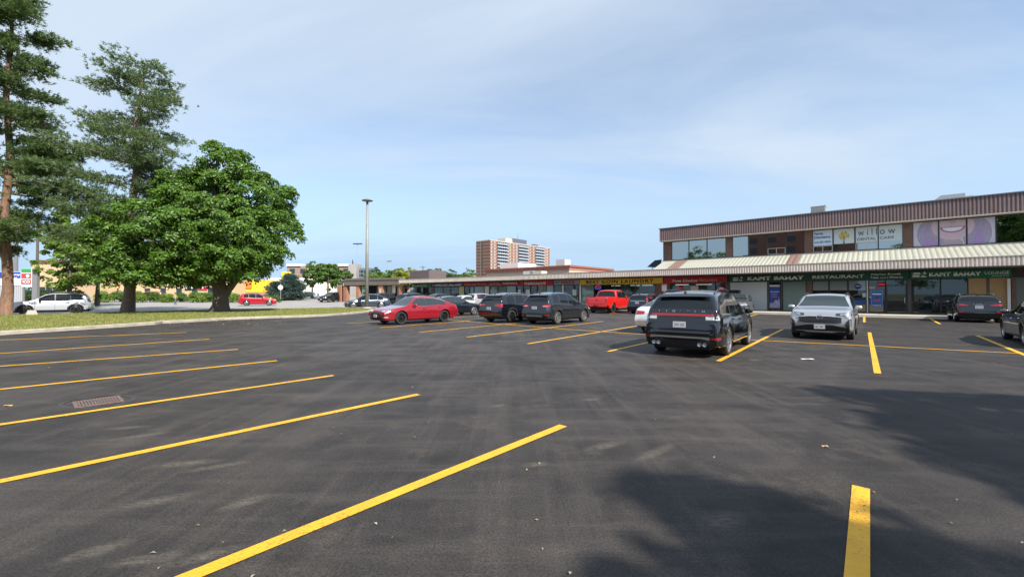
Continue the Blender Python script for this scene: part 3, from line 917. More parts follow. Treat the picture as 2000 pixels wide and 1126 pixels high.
SF = [(779, 786, 'brick'), (786, 802, 'whiteframe'), (802, 818, 'halflow'), (818, 834, 'halflow'), (834, 843, 'door'), (843, 848, 'darkpanel'), (848, 865, 'grid'), (865, 880, 'door'), (880, 896, 'grid'), (896.5, 906, 'cream'),
      (907, 917, 'door'), (917.5, 925, 'blind'), (925.5, 946, 'blind'), (946.5, 955, 'white'), (956, 972, 'blind'), (972.5, 988, 'blind'), (988.5, 1008, 'blind'), (1009, 1022, 'door'), (1022.5, 1036, 'door'),
      (1036.5, 1049, 'win'), (1049.5, 1066, 'win'), (1066.5, 1081, 'blindw'), (1081.5, 1097, 'win'), (1097.5, 1101, 'post'), (1101.5, 1131, 'door'), (1131.5, 1135, 'post'), (1135.5, 1160, 'blind'), (1160.5, 1200, 'win'),
      (1200.5, 1240, 'win'), (1240.5, 1280, 'win'), (1280.5, 1308, 'brick'), (1308.5, 1351, 'win'), (1351.5, 1397, 'win'), (1397.5, 1416, 'door'), (1416.5, 1426, 'darkpanel'), (1426.5, 1498, 'white'), (1498.5, 1502, 'darkpanel'),
      (1502.5, 1525, 'door'), (1525.5, 1527.5, 'darkpanel'), (1528, 1575, 'blind'), (1575.5, 1586, 'brick'), (1586.5, 1619, 'half'), (1619.5, 1656, 'half'), (1656.5, 1692, 'half'), (1692.5, 1695.5, 'post'), (1696, 1729, 'win'),
      (1729.5, 1772, 'door'), (1772.5, 1780, 'darkpanel'), (1780.5, 1837, 'win'), (1837.5, 1891, 'win'), (1891.5, 1927, 'ply'), (1927.5, 1932, 'darkpanel'), (1932.5, 1971, 'ply'), (1975.5, 1984, 'brick'), (1984.5, 2040, 'greygreen'), (2040.5, 2110, 'brick')]
for a, b, c in SF: opening(a, b, c)
# lit ceiling strips inside the laundry and hair shop are plain white tubes
tube_m = mat('ceiling_tube', (0.8, 0.8, 0.8), 0.4, emis=((1.0, 0.97, 0.9), 0.6))
for a, b in ((1195, 1212), (1232, 1250), (1255, 1275), (1320, 1345), (1360, 1390)):
    MB().box(pu(a, wallD + 1), pu(b, wallD + 1), wallD + 0.9, wallD + 0.98, 2.52, 2.56).build('ceiling_light', tube_m, part_of(a + 30))
# laundry machines
for k in range(9):
    ua = pu(1166, wallD) + k * 0.78
    mm = MB().box(ua, ua + 0.68, wallD + 0.75, wallD + 1.35, 0.17, 1.25).build('washing_machine', mat('washer_white', (0.45, 0.46, 0.45), 0.5), plaza)
    MB().lathe([(0.0, -0.02), (0.2, -0.02), (0.24, 0.0)], 'y', 18, c=(ua + 0.34, wallD + 0.74, 0.75)).build('washer_door', black_plastic, mm)

# shop signs
SD = wallD - 0.18
def sign(px0, px1, z0, z1, m, label, D=SD, th=0.14, border=None):
    ua, ub = pu(px0, D), pu(px1, D)
    t = at2('shop_sign', label, 'shop sign')
    MB().box(ua + 0.01, ub - 0.01, D, D + th, z0, z1).build('sign_box', m, t)
    if border:
        mb = MB()
        for a, b, c, d in ((ua, ub, z0 - 0.03, z0 + 0.01), (ua, ub, z1 - 0.01, z1 + 0.02)): mb.box(a, b, D - 0.02, D + th + 0.01, c, d)
        mb.build('sign_frame', border, t)
    return t
def letters(t, s, pxa, pxb, z0, z1, m, D=SD, bold=0.0, shear=0.0, spacing=1.0):
    ua, ub = pu(pxa, D), pu(pxb, D)
    return text_part(s, (ua + ub) / 2, D - 0.001, (z0 + z1) / 2, ub - ua, z1 - z0, m, t, bold, shear, spacing=spacing)
def small(t, pxa, pxb, z0, z1, m, n, seed):
    ua, ub = pu(pxa, SD), pu(pxb, SD); return strokes((ua + ub) / 2, SD - .001, (z0 + z1) / 2, ub - ua, z1 - z0, m, t, n, seed)
red_s = mat('sign_red', (0.42, 0.02, 0.025), 0.4); green_s = mat('sign_green', (0.015, 0.14, 0.07), 0.4); yellow_s = mat('sign_yellow', (0.80, 0.50, 0.04), 0.4)
dkgreen_s = mat('sign_dark_green', (0.010, 0.065, 0.040), 0.4)
navy_s = mat('sign_navy', (0.015, 0.025, 0.11), 0.4); dred_s = mat('sign_dark_red', (0.26, 0.014, 0.02), 0.4); grey_s = mat('sign_grey', (0.33, 0.35, 0.38), 0.4)
wl = mat('letter_white', (0.8, 0.8, 0.78), 0.5); pl_ = mat('letter_pale_green', (0.5, 0.66, 0.56), 0.5); bl = mat('letter_black', (0.01, 0.01, 0.012), 0.5); pk = mat('letter_pink', (0.7, 0.35, 0.35), 0.5); rl = mat('letter_red', (0.5, 0.02, 0.05), 0.5)
greyl = mat('letter_grey', (0.74, 0.78, 0.75), 0.5)
z0, z1 = 2.7, 3.27
t = sign(800, 842.5, z0, z1, green_s, 'green food shop sign nearest the far left end of the strip')
letters(t, 'BALKAN FOODS', 805, 832, 2.8, 3.2, pl_, bold=0.02)
t = sign(843.5, 904, z0, z1, navy_s, 'navy MAPLE LEAF MINI MART sign with white letters')
letters(t, 'MAPLE LEAF MINI MART', 849, 902, 2.82, 3.16, wl, bold=0.03)
mb = MB(); lu = pu(845.8, SD)
leaf = [(0, 1), (.18, .62), (.42, .72), (.36, .38), (.72, .46), (.62, .22), (.95, .12), (.55, -.18), (.6, -.36), (.08, -.3), (.04, -.8), (-.04, -.8), (-.08, -.3), (-.6, -.36), (-.55, -.18), (-.95, .12), (-.62, .22), (-.72, .46), (-.36, .38), (-.42, .72), (-.18, .62)]
mb.prism([(lu + a * 0.15, 2.99 + b * 0.15) for a, b in leaf], SD - 0.015, SD - 0.001, axis='y'); mb.build('leaf_emblem', wl, t)
t = sign(904.5, 953, z0, z1, dred_s, 'dark red Scarborough Pain Clinic sign')
letters(t, 'Scarborough Pain Clinic', 907, 951, 2.85, 3.15, pk, bold=0.01)
t = sign(953.5, 1014, z0, z1, dred_s, 'dark red sign with phone number and small PHARMASAVE lettering')
small(t, 958, 976, 3.05, 3.16, pk, 11, 2); small(t, 954.5, 979, 2.86, 2.95, wl, 16, 3)
letters(t, 'PHARMASAVE', 982, 1010, 2.93, 3.17, wl, bold=0.02)
t = sign(1014.5, 1080.5, z0, z1, red_s, 'bright red PHARMASAVE sign left of the grey NAILS sign')
letters(t, 'PHARMASAVE', 1025, 1066, 2.8, 3.16, wl, bold=0.03)
t = sign(1081.5, 1131, z0 + 0.03, z1, grey_s, 'grey sign with large red NAILS letters')
small(t, 1083, 1094, 2.9, 3.12, ink_blue, 6, 4); letters(t, 'NAILS', 1096, 1122.5, 2.78, 3.18, rl, bold=0.035); small(t, 1124.5, 1129, 2.8, 2.9, ink_dark, 3, 5)
t = sign(1132, 1294.5, 2.68, 3.24, yellow_s, 'long yellow BEST COIN LAUNDRY sign with black letters', border=mat('sign_edge_gold', (0.5, 0.36, 0.08), 0.4))
letters(t, 'BEST COIN LAUNDRY', 1145, 1277, 2.78, 3.15, bl, bold=0.025, spacing=1.2)
t = sign(1296, 1421, 2.68, 3.26, red_s, 'red First Choice haircutters sign under the canopy')
letters(t, 'First Choice', 1314, 1362, 2.8, 3.06, wl, bold=0.03); letters(t, 'Haircutters', 1364, 1401, 2.82, 3.1, pk, shear=0.5)
t = sign(1423, 1776.5, 2.66, 3.29, dkgreen_s, 'long dark green KAPIT BAHAY RESTAURANT sign')
letters(t, 'KAPIT BAHAY', 1460, 1571, 2.82, 3.15, greyl, bold=0.06, spacing=1.15); letters(t, 'RESTAURANT', 1587, 1688, 2.86, 3.12, greyl, bold=0.015)
letters(t, 'Filipino Foods', 1702, 1760, 2.99, 3.16, greyl, bold=0.03); letters(t, 'Take out / Dine-in', 1700, 1763, 2.79, 2.93, greyl, bold=0.03)
def hut(t, pxa, pxb, z0):
    ua, ub = pu(pxa, SD), pu(pxb, SD); w_ = ub - ua
    mb = MB()
    y = (SD - 0.015, SD - 0.001)
    mb.prism([(ua, z0 + .2), (ua + w_ * .14, z0 + .32), (ua + w_ * .5, z0 + .32), (ua + w_ * .62, z0 + .2)], *y, axis='y')
    mb.prism([(ua + w_ * .03, z0), (ua + w_ * .5, z0), (ua + w_ * .5, z0 + .15), (ua + w_ * .03, z0 + .15)], *y, axis='y')
    mb.prism([(ua + w_ * .55, z0 + .02), (ua + w_ * .7, z0 + .12), (ua + w_, z0 + .02), (ua + w_ * .8, z0 - .02)], *y, axis='y')
    mb.prism([(ua + w_ * .7, z0 + .2), (ua + w_ * .84, z0 + .42), (ua + w_ * .98, z0 + .2)], *y, axis='y')
    mb.build('hut_emblem', greyl, t)
hut(t, 1431, 1452, 2.8)
t = sign(1778.5, 1977, 2.72, 3.26, green_s, 'green KAPIT BAHAY LOUNGE sign right of the restaurant sign')
hut(t, 1782, 1811, 2.83)
letters(t, 'KAPIT BAHAY', 1815, 1917, 2.86, 3.14, greyl, bold=0.06, spacing=1.15); letters(t, 'LOUNGE', 1924, 1972, 2.93, 3.13, greyl, bold=0.01); small(t, 1938, 1972, 2.79, 2.86, pl_, 11, 6)

# posters and neon in the shop windows
def poster(name, px0, px1, py0, py1, m, label, D=wallD - 0.012, cat='poster', th=0.01):
    ua, ub = pu(px0, D), pu(px1, D); xm = (px0 + px1) / 2
    za, zb_ = pz(xm, py1, D), pz(xm, py0, D)
    t = at2(name, label, cat)
    MB().box(ua, ub, D, D + th, za, zb_).build('sheet', m, t)
    return t, ua, ub, za, zb_
blue_p = mat('poster_blue', (0.02, 0.07, 0.33), 0.4); blue_b = mat('poster_bright_blue', (0.02, 0.14, 0.48), 0.4)
t, a, b, c, d = poster('door_poster', 1503, 1523, 556, 601, blue_p, 'tall blue poster with mountain picture on the door right of the white boards')
D_ = wallD - 0.013
MB().box(a, b, D_ - 0.004, D_, d - 0.16, d).build('header_strip', white_paint, t)
MB().box(a + 0.05, b - 0.05, D_ - 0.004, D_, d - 0.62, d - 0.57).build('title_strip', wl, t)
MB().prism([(a, c), (b, c), (b, c + .75), (b - .15, c + .6), (b - .3, c + .72), (a + .25, c + .4), (a + .1, c + .48), (a, c + .35)], D_ - 0.004, D_, axis='y').build('mountain_print', mat('print_snow', (0.5, 0.45, 0.6), 0.5, var=0.4, vscale=6), t)
for k in range(3):
    MB().box(a + 0.1, b - 0.2, D_ - 0.004, D_, d - 0.78 - k * 0.14, d - 0.75 - k * 0.14).build('text_line', pk, t)
t, a, b, c, d = poster('window_poster', 1701, 1724, 568, 599, blue_b, 'bright blue poster with red figure in the window left of the dark restaurant door')
mb = MB()
for q in ((a, b, d - .02, d), (a, b, c, c + .02), (a, a + .02, c + .02, d - .02), (b - .02, b, c + .02, d - .02)): mb.box(q[0], q[1], D_ - .01, D_, q[2], q[3])
mb.build('poster_frame', mat('pale_blue_frame', (0.35, 0.55, 0.8), 0.4), t)
cxx = (a + b) / 2
MB().box(a + .08, b - .08, D_ - .004, D_, d - .28, d - .18).build('title_strip', wl, t)
MB().lathe([(0, -.012), (.09, -.012), (.1, 0)], 'y', 16, c=(cxx, D_, d - .5)).build('head_print', mat('print_brown', (0.12, 0.05, 0.03), 0.5), t)
MB().prism([(cxx - .22, c + .42), (cxx + .22, c + .42), (cxx + .2, d - .68), (cxx - .02, d - .6), (cxx - .22, d - .72)], D_ - .006, D_, axis='y').build('shirt_print', mat('print_coral', (0.55, 0.10, 0.12), 0.5), t)
strokes(cxx, D_ - .004, c + .13, .5, .12, wl, t, 5, 7)
# blue band and brown lower boards in the restaurant windows
bb = mat('band_blue', (0.03, 0.09, 0.36), 0.5); tan = mat('tan_board', (0.38, 0.29, 0.18), 0.7)
MB().box(pu(1657, wallD) + .05, pu(1691, wallD) - .02, wallD + .03, wallD + .042, 0.82, 1.12).build('window_band', bb, two)
MB().box(pu(1696, wallD) + .04, pu(1729, wallD) - .3, wallD + .03, wallD + .042, 0.82, 1.12).build('window_band', bb, two)
MB().box(pu(1657, wallD) + .05, pu(1691, wallD) - .02, wallD + .03, wallD + .042, 0.26, 0.8).build('lower_board', tan, two)
MB().box(pu(1696, wallD) + .04, pu(1729, wallD) - .12, wallD + .03, wallD + .042, 0.26, 0.8).build('lower_board', tan, two)
t = at2('window_sticker', 'round navy vigo sticker on the restaurant window', 'sticker')
uc = pu(1675.5, D_); zc = pz(1675.5, 559, D_)
MB().lathe([(0, -.008), (.235, -.008), (.235, 0)], 'y', 30, c=(uc, D_ + .01, zc)).build('disc', mat('sticker_rim', (0.3, 0.4, 0.7), 0.4), t)
MB().lathe([(0, -.012), (.215, -.012), (.215, 0)], 'y', 30, c=(uc, D_ + .01, zc)).build('disc_face', navy_s, t)
text_part('vigo', uc, D_ - .004, zc + .02, 0.3, 0.17, wl, t, 0.02)
red_e = mat('neon_red', (0.5, 0.02, 0.02), 0.4, emis=((1.0, 0.02, 0.015), 0.45)); pink_e = mat('neon_pink', (0.7, 0.2, 0.2), 0.4, emis=((1.0, 0.12, 0.12), 0.35))
t = at2('neon_sign', 'red lit OPEN sign above the blue poster by the restaurant door', 'neon sign')
text_part('OPEN', pu(1721, wallD), wallD - 0.012, pz(1721, 555, wallD), 0.40, 0.15, red_e, t, 0.02)
MB().box(pu(1721, wallD) - .24, pu(1721, wallD) + .24, wallD - 0.010, wallD - 0.002, pz(1721, 559, wallD), pz(1721, 551, wallD)).build('backing', black_plastic, t)
t = at2('neon_sign', 'red lit sign in the left window of the haircutters', 'neon sign')
text_part('OPEN', pu(1329, wallD), wallD - 0.012, pz(1329, 562, wallD), 0.34, 0.12, red_e, t, 0.02)
MB().lathe([(.22, -.004), (.225, -.012), (.23, -.004)], 'y', 24, c=(pu(1329, wallD), wallD - 0.004, pz(1329, 562, wallD))).build('ring', red_e, t)
t = at2('neon_sign', 'pink sign on the door of the haircutters', 'neon sign')
text_part('OPEN', pu(1409, wallD), wallD - 0.012, pz(1409, 562.5, wallD), 0.42, 0.16, pink_e, t, 0.03, 0.2)
t = at2('neon_sign', 'oval OPEN sign with blue ring in the laundry window', 'neon sign')
ring = MB(); uc, zc = pu(1168, wallD), pz(1168, 561, wallD)
for k in range(24):
    t0, t1 = 2 * PI * k / 24, 2 * PI * (k + 1) / 24
    ring.tube((uc + .36 * math.cos(t0), wallD - .02, zc + .22 * math.sin(t0)), (uc + .36 * math.cos(t1), wallD - .02, zc + .22 * math.sin(t1)), .015, seg=5)
ring.build('ring', mat('neon_blue', (0.1, 0.15, 0.6), 0.4, emis=((0.1, 0.15, 0.9), 1.0)), t)
text_part('OPEN', uc, wallD - .014, zc, 0.42, 0.16, red_e, t, 0.02)
poster('window_poster', 1349, 1364, 558, 573, mat('poster_cream', (0.6, 0.5, 0.36), 0.6), 'cream poster with portrait in the middle of the haircutter window')[0]
poster('window_poster', 948, 954, 561, 577, mat('poster_white', (0.7, 0.66, 0.64), 0.6), 'narrow white and red poster between the clinic blinds')
poster('window_poster', 1118, 1126, 565, 577, mat('poster_pale', (0.55, 0.62, 0.58), 0.6), 'small pale notice on the nail shop door')
poster('window_poster', 1012, 1017, 565, 573, mat('poster_white', (0.7, 0.66, 0.64), 0.6), 'small white notice on the left pharmacy door')
poster('window_poster', 1027, 1035, 565, 576, mat('poster_white', (0.7, 0.66, 0.64), 0.6), 'pair of white notices on the right pharmacy door')
poster('window_poster', 1684, 1691, 572, 580, mat('poster_pale', (0.55, 0.62, 0.58), 0.6), 'small white notice under the round sticker')
poster('window_poster', 1698, 1709, 559, 564, mat('poster_tan', (0.45, 0.42, 0.3), 0.6), 'small tan notice left of the red OPEN sign')
poster('window_poster', 1051, 1066, 556, 574, mat('poster_mixed', (0.2, 0.25, 0.24), 0.6, var=0.9, vscale=5), 'busy printed window poster at the right end of the pharmacy')

# small sign posts on the walk
def sign_post(px, D, py0, py1, wpx, base, m, label):
    u = pu(px, D); t = empty('sign_post', fp(u, D, base), -TH, label, 'sign')
    zt, zb_ = pz(px, py0, D) - base, pz(px, py1, D) - base
    sw_ = abs(pu(px + wpx / 2, D) - pu(px - wpx / 2, D))
    MB().tube((0, 0.02, 0), (0, 0.02, zt - 0.05), 0.025, seg=8).build('post', alu, t)
    MB().box(-sw_ / 2, sw_ / 2, -0.02, -0.005, zb_, zt).build('sign_plate', m, t)
    return t, sw_, zb_, zt
t, s_, zb_, zt = sign_post(1297.5, 40.3, 555, 568, 9.5, 0.16, mat('plate_white', (0.6, 0.56, 0.55), 0.5), 'white parking notice on a thin post before the brick pier')
MB().box(-s_ * .38, s_ * .38, -.026, -.021, zt - .12, zt - .07).build('text_line', rl, t)
sign_post(769.5, 40, 549, 572, 6, 0.1, mat('plate_white', (0.6, 0.56, 0.55), 0.5), 'tall narrow white sign on a post beside the orange brick column')
pipe = MB(); uP = pu(1970.5, wallD - .15)
pipe.box(uP - .07, uP + .07, wallD - .2, wallD - .08, .4, 2.62); pipe.box(uP - .07, uP + .07, wallD - .42, wallD - .2, .3, .42)
pipe.build('downpipe', white_paint, two)

# roof things
hv = mat('hvac_grey', (0.42, 0.44, 0.46), 0.5, 0.3); hvl = mat('hvac_light', (0.6, 0.6, 0.57), 0.5, 0.2)
def roof_unit(px0, px1, py0, zb_, D, dep, m, label):
    ua, ub = pu(px0, D), pu(px1, D); zt = pz((px0 + px1) / 2, py0, D)
    t = at2('rooftop_unit', label, 'rooftop unit')
    MB().box(ua, ub, D, D + dep, zb_, zt).build('cabinet', m, t)
    mb = MB(); n = 7
    for k in range(n):
        z = zb_ + (zt - zb_) * (0.45 + 0.45 * k / n); mb.box(ua + .08, ub - .08, D - .03, D - .002, z, z + .03)
    mb.build('louvre', hv, t)
    MB().box(ua - .03, ub + .03, D - .04, D + dep + .04, zt, zt + .05).build('lid', hvl, t)
    return t
roof_unit(1585, 1614, 403, 7.98, 45.5, 1.2, hv, 'grey boxy rooftop unit above the Family Dentistry window')
t = at2('rooftop_unit', 'large grey rooftop duct unit above the smiling face windows', 'rooftop unit')
D_ = 45.0; ua, ub, uc, ud = pu(1823, D_), pu(1840, D_), pu(1888, D_), pu(1905, D_)
zt = pz(1865, 379, D_)
MB().prism([(ua, 7.98), (uc, 7.98), (uc, zt), (ub, zt), (ub - .4, zt - .35)], D_, D_ + 1.4, axis='y').build('duct_hood', hv, t)
MB().box(uc + .001, ud, D_ + .1, D_ + 1.3, 7.98, zt - .2).build('cabinet', hvl, t)
MB().box(ua - .9, ua - .002, D_ + .2, D_ + .9, 7.98, zt - .75).build('low_box', mat('unit_brown', (0.2, 0.13, 0.11), 0.6), t)
t = at2('rooftop_enclosure', 'brown ribbed box on the low roof above the green food shop', 'rooftop box')
D_ = 48; ua, ub = pu(800, D_), pu(838, D_); zt = pz(818, 528, D_)
mb = MB(); ribs(mb, ua, ub, D_, 3.8, zt, 0.3, 0.05); mb.box(ua, ub, D_ + .01, D_ + 4, 3.8, zt - .02)
mb.build('ribbed_box', mat('enclosure_brown', (0.13, 0.10, 0.10), 0.6), t)
t = at2('solar_panel', 'tilted dark blue panel on the low roof beside the two storey block', 'solar panel')
D_ = 44; ua, ub = pu(1266, D_), pu(1291, D_)
mb = MB(); mb.prism([(pu(q, D_), pz(q, y_, D_)) for q, y_ in ((1264, 521), (1279, 508), (1292, 506.5), (1289, 523))], D_, D_ + .12, axis='y'); mb.build('panel', mat('solar_blue', (0.02, 0.035, 0.07), 0.25, 0.2), t)
mb = MB(); mb.tube((ua + .4, D_ + .2, 3.8), (ua + .4, D_ + .2, 4.6), .04); mb.tube((ub - 1, D_ + .2, 3.8), (ub - 1, D_ + .2, 4.6), .04); mb.build('support', alu, t)

# ---- porch wing at the far left end (brown mansard, brick columns)
PW = fp(UL, canD); A = gp(671, 583); 
A = Vector(((671 - 1000) / 826 * 73.5, 73.5, 0)); Bp = Vector((PW.x, PW.y, 0))
d = (Bp - A); L = d.length; rot = math.atan2(d.y, d.x)
g0 = gh(73) 
por = empty('porch_wing', (A.x, A.y, 0), rot, 'brown metal roofed porch with orange brick columns at the far left end of the strip', 'building')
mb = MB(); ribs(mb, 0, L - .02, 0, 3.1, 3.82, 0.25, 0.05); tag(mb.build('ribbed_fascia', fas_dark, por), kind='stuff')
MB().box(-.06, L - .02, -.08, .3, 3.82, 3.88).build('fascia_cap', trim_dark, por)
MB().box(0.0, L - .02, .301, 9, 3.72, 3.78).build('roof', roof_m, por)
mb = MB()
mb.box(-1.1, -.002, 1.6, 9, 3.0, 4.02); mb.prism([(-1.1, 1.6), (-.002, -.02), (-.002, 1.6)], 3.0, 4.0)
mb.build('side_fascia', fas_dark, por)
MB().box(0.0, L, .301, 1.6, 3.95, 4.3).build('upper_mansard', mat('mansard_brown', (0.16, 0.13, 0.115), 0.7), por)
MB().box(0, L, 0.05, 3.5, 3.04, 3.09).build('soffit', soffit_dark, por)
for px_, w_ in ((661, .8), (672.5, .75), (697, .65), (742, .9), (781, .7)):
    zc = A.lerp(Bp, 0).y
    r_ = (px_ - 1000) / 826
    tt = (r_ * A.y - A.x) / (d.x - r_ * d.y) * L
    MB().box(tt - w_ / 2, tt + w_ / 2, 0.12, 0.12 + .75, 0, 3.03).build('brick_column', brick_d, por)
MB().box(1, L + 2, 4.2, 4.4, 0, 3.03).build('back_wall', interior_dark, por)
for a_, b_, m_ in ((.22, .31, mat('shop_cyan', (0.08, 0.40, 0.62), 0.5)), (.34, .40, mat('shop_cyan', (0.08, 0.40, 0.62), 0.5)), (.42, .52, mat('shop_pale', (0.6, 0.6, 0.5), 0.5)), (.6, .68, mat('shop_pale', (0.6, 0.6, 0.5), 0.5)), (.78, .95, mat('shop_white', (0.68, 0.68, 0.66), 0.5))):
    MB().box(L * a_ + 1, L * b_ + 1, 4.1, 4.19, 1.2, 2.95).build('window_panel', m_, por)
po = at2('notice_board', 'small cream notice fixed to the middle brick column of the porch', 'sign')
po.location = (0, 0, 0); po.rotation_euler = (0, 0, 0)
q = A + d * (((742 - 1000) / 826 * A.y - A.x) / (d.x - (742 - 1000) / 826 * d.y)); nn = Vector((d.y, -d.x, 0)).normalized()
po.location = q + nn * 0.02 + Vector((0, 0, 1.75)); po.rotation_euler = (0, 0, rot)
MB().box(-.2, .2, .09, .119, 0, .75).build('board', mat('poster_cream', (0.6, 0.5, 0.36), 0.6), po)

# ------------------------------------------------------------------ vehicles
def pchip(pts):
    xs = [p[0] for p in pts]; ys = [p[1] for p in pts]; n = len(xs)
    h = [xs[i + 1] - xs[i] for i in range(n - 1)]; dl = [(ys[i + 1] - ys[i]) / h[i] for i in range(n - 1)]
    m = [dl[0]] + [0 if dl[i - 1] * dl[i] <= 0 else 2 * dl[i - 1] * dl[i] / (dl[i - 1] + dl[i]) for i in range(1, n - 1)] + [dl[-1]]
    def f(x):
        x = min(max(x, xs[0]), xs[-1])
        i = 0
        while i < n - 2 and x > xs[i + 1]: i += 1
        t = (x - xs[i]) / h[i]
        return (2 * t ** 3 - 3 * t * t + 1) * ys[i] + (t ** 3 - 2 * t * t + t) * h[i] * m[i] + (-2 * t ** 3 + 3 * t * t) * ys[i + 1] + (t ** 3 - t * t) * h[i] * m[i + 1]
    return f

car_glass = mat('car_glass', (0.008, 0.010, 0.012), 0.03, 0.0, 0.0, spec=0.55)
car_glass_l = mat('car_glass_light', (0.025, 0.036, 0.038), 0.04, 0.0, 0.0, spec=0.65)
tyre_m = mat('tyre_rubber', (0.025, 0.024, 0.023), 0.85)
chrome = mat('chrome', (0.75, 0.76, 0.78), 0.12, 1.0)
rim_s = mat('rim_silver', (0.62, 0.61, 0.58), 0.28, 0.85); rim_b = mat('rim_black', (0.012, 0.012, 0.013), 0.3, 0.4)
lamp_r = mat('lamp_red', (0.34, 0.008, 0.012), 0.12, coat=1.0); lamp_c = mat('lamp_clear', (0.60, 0.62, 0.64), 0.1, 0.3, coat=1.0); lamp_d = mat('lamp_dark', (0.07, 0.075, 0.08), 0.1, 0.3, coat=1.0)
plate_m = mat('plate_white', (0.62, 0.65, 0.70), 0.5)
plate_ink = mat('plate_ink', (0.10, 0.16, 0.38), 0.6)
def paint(name, c, metal=0.35, rough=0.28):
    return mat(name, c, rough, metal, coat=1.0)

def vehicle(label, cat, heading, ref, P, pm, name='parked_car', group=None, z=0.0, rim=None, spokes=5, extras=None, glass=None):
    """heading: bearing of the nose in degrees clockwise from straight ahead.
       ref: (('wheel', px, py)) where a wheel touches the ground, wheel in FL FR RL RR, or ('at', x, y)"""
    L, W, H, wb, fo, r = P['L'], P['W'], P['H'], P['wb'], P['fo'], P['r']
    tr = P.get('tr', W / 2 - 0.13)
    hb = math.radians(heading)
    fwd = Vector((math.sin(hb), math.cos(hb), 0)); left = Vector((-fwd.y, fwd.x, 0))
    kind = ref[0]
    if kind == 'at': pos = Vector((ref[1], ref[2], 0))
    else:
        g = gp(ref[1], ref[2]); g.z = 0
        lx = L / 2 - fo if kind[0] == 'F' else L / 2 - fo - wb
        ly = tr if kind[1] == 'L' else -tr
        pos = g - fwd * lx - left * ly
    root = empty(name, (pos.x, pos.y, z + gh(pos.y)), math.atan2(fwd.y, fwd.x), label, cat, group)
    T = pchip(P['top']); B = pchip(P['belt'])
    sF, sR = fo, fo + wb
    Ra = r + P.get('gap', 0.055)
    sill = P.get('sill', 0.24)
    wsc0, wsc1, rg0, rg1 = P['ws0'], P['ws1'], P['rg0'], P['rg1']
    tum = P.get('tum', 0.29)
    kf, kr, df, dr = P.get('kf', 0.15), P.get('kr', 0.10), P.get('df', 0.85), P.get('dr', 0.55)
    def plan(s):
        k = 1.0
        if s < df: k -= kf * ((df - s) / df) ** 2.3
        if s > L - dr: k -= kr * ((s - L + dr) / dr) ** 2.3
        return W / 2 * k
    def belt(s): return min(B(s), T(s) - 0.015)
    def hw(s, zz):
        zb = belt(s); k = 1.0
        if zz < 0.55: k -= 0.05 * ((0.55 - zz) / 0.35) ** 2
        if zz > 0.62 and zb > 0.62: k -= 0.055 * min(1.3, (zz - 0.62) / (zb - 0.62 + 1e-3)) ** 2
        y = plan(s) * k
        for sw_ in (sF, sR): y += 0.022 * math.exp(-((s - sw_) / 0.42) ** 2) * (1 if zz < 0.8 else 0.3) * P.get('flare', 1)
        cr = P.get('crease', 0.66)
        y += 0.012 * math.exp(-((zz - cr) / 0.035) ** 2) * (1 if 0.9 < s < L - 0.5 else 0)
        return y
    def zlow(s):
        e = sill
        if s < 0.25: e = P.get('chin', 0.22) + 0.0
        if s > L - 0.3: e = P.get('tail', 0.3)
        for sw_ in (sF, sR):
            d = abs(s - sw_)
            if d < Ra: e = max(e, r + math.sqrt(Ra * Ra - d * d))
        return e
    def lean(s, zz):
        # the nose and tail are not upright: they lean in above the bumper and tuck in below it
        a = max(0, (0.32 - s) / 0.32); b = max(0, (s - (L - 0.32)) / 0.32)
        zt = P.get('lean_z', 0.62)
        inn = 0.13 * min(1.2, max(0, (zz - zt) / 0.55)) + 0.12 * max(0, (zt - 0.12 - zz) / 0.28)
        return inn * (-(a * a) + b * b) * P.get('lean', 1)
    st = set(np.round(np.arange(0, L + 1e-6, 0.085), 4)) | {0.03, round(L - 0.03, 4), round(L, 4), wsc0, wsc1, rg0, rg1}
    for sw_ in (sF, sR):
        for k in range(13):
            st.add(round(sw_ + Ra * math.cos(PI * k / 12), 4))
        st.add(round(sw_ - Ra - 0.002, 4)); st.add(round(sw_ + Ra + 0.002, 4))
    for a, b in P['side_glass']: st.add(a); st.add(b)
    for a in P['seams']: st.add(a)
    st = sorted(s for s in st if 0 <= s <= L)
    S = [st[0]]
    for s in st[1:]:
        if s - S[-1] > 0.0015: S.append(s)
    fr = [0, 0.03, 0.14, 0.28, 0.42, 0.56, 0.70, 0.82, 0.92, 1.0]
    NS = len(fr)
    rings = []
    for s in S:
        zl = zlow(s); zb = belt(s); t = T(s)
        ring = []
        for i, f in enumerate(fr):
            zz = zl + (zb - zl) * f
            y = hw(s, zz)
            if i == 0: y -= 0.05
            ring.append((y, zz))
        hgt = t - zb; k = min(1, hgt / 0.42)
        ws = ring[-1][0]
        sh = 0.02 * k
        wr = ws - 0.015 - tum * hgt * min(1, 0.35 + k)
        wr = max(wr, 0.3)
        ring.append((ws - sh - 0.004, zb + 0.03 * k + 0.002))
        a = ring[-1]
        b = (wr + 0.012, t - 0.085 * k - 0.006)
        for q in (0.34, 0.68): ring.append((a[0] + (b[0] - a[0]) * q + 0.018 * k * math.sin(PI * q), a[1] + (b[1] - a[1]) * q))
        ring.append(b)
        ring.append((wr - 0.035 * k - 0.01, t - 0.035 * k - 0.004))
        ring.append((wr - 0.085 * k - 0.03, t - 0.012 * k))
        ring.append(((wr - 0.17) * 0.62, t + 0.006 * k + 0.004))
        ring.append(((wr - 0.17) * 0.3, t + 0.012 * k + 0.006))
        ring.append((0.0, t + 0.014 * k + 0.007))
        rings.append(ring)
    nr = len(rings[0])
    V = []; idx = {}
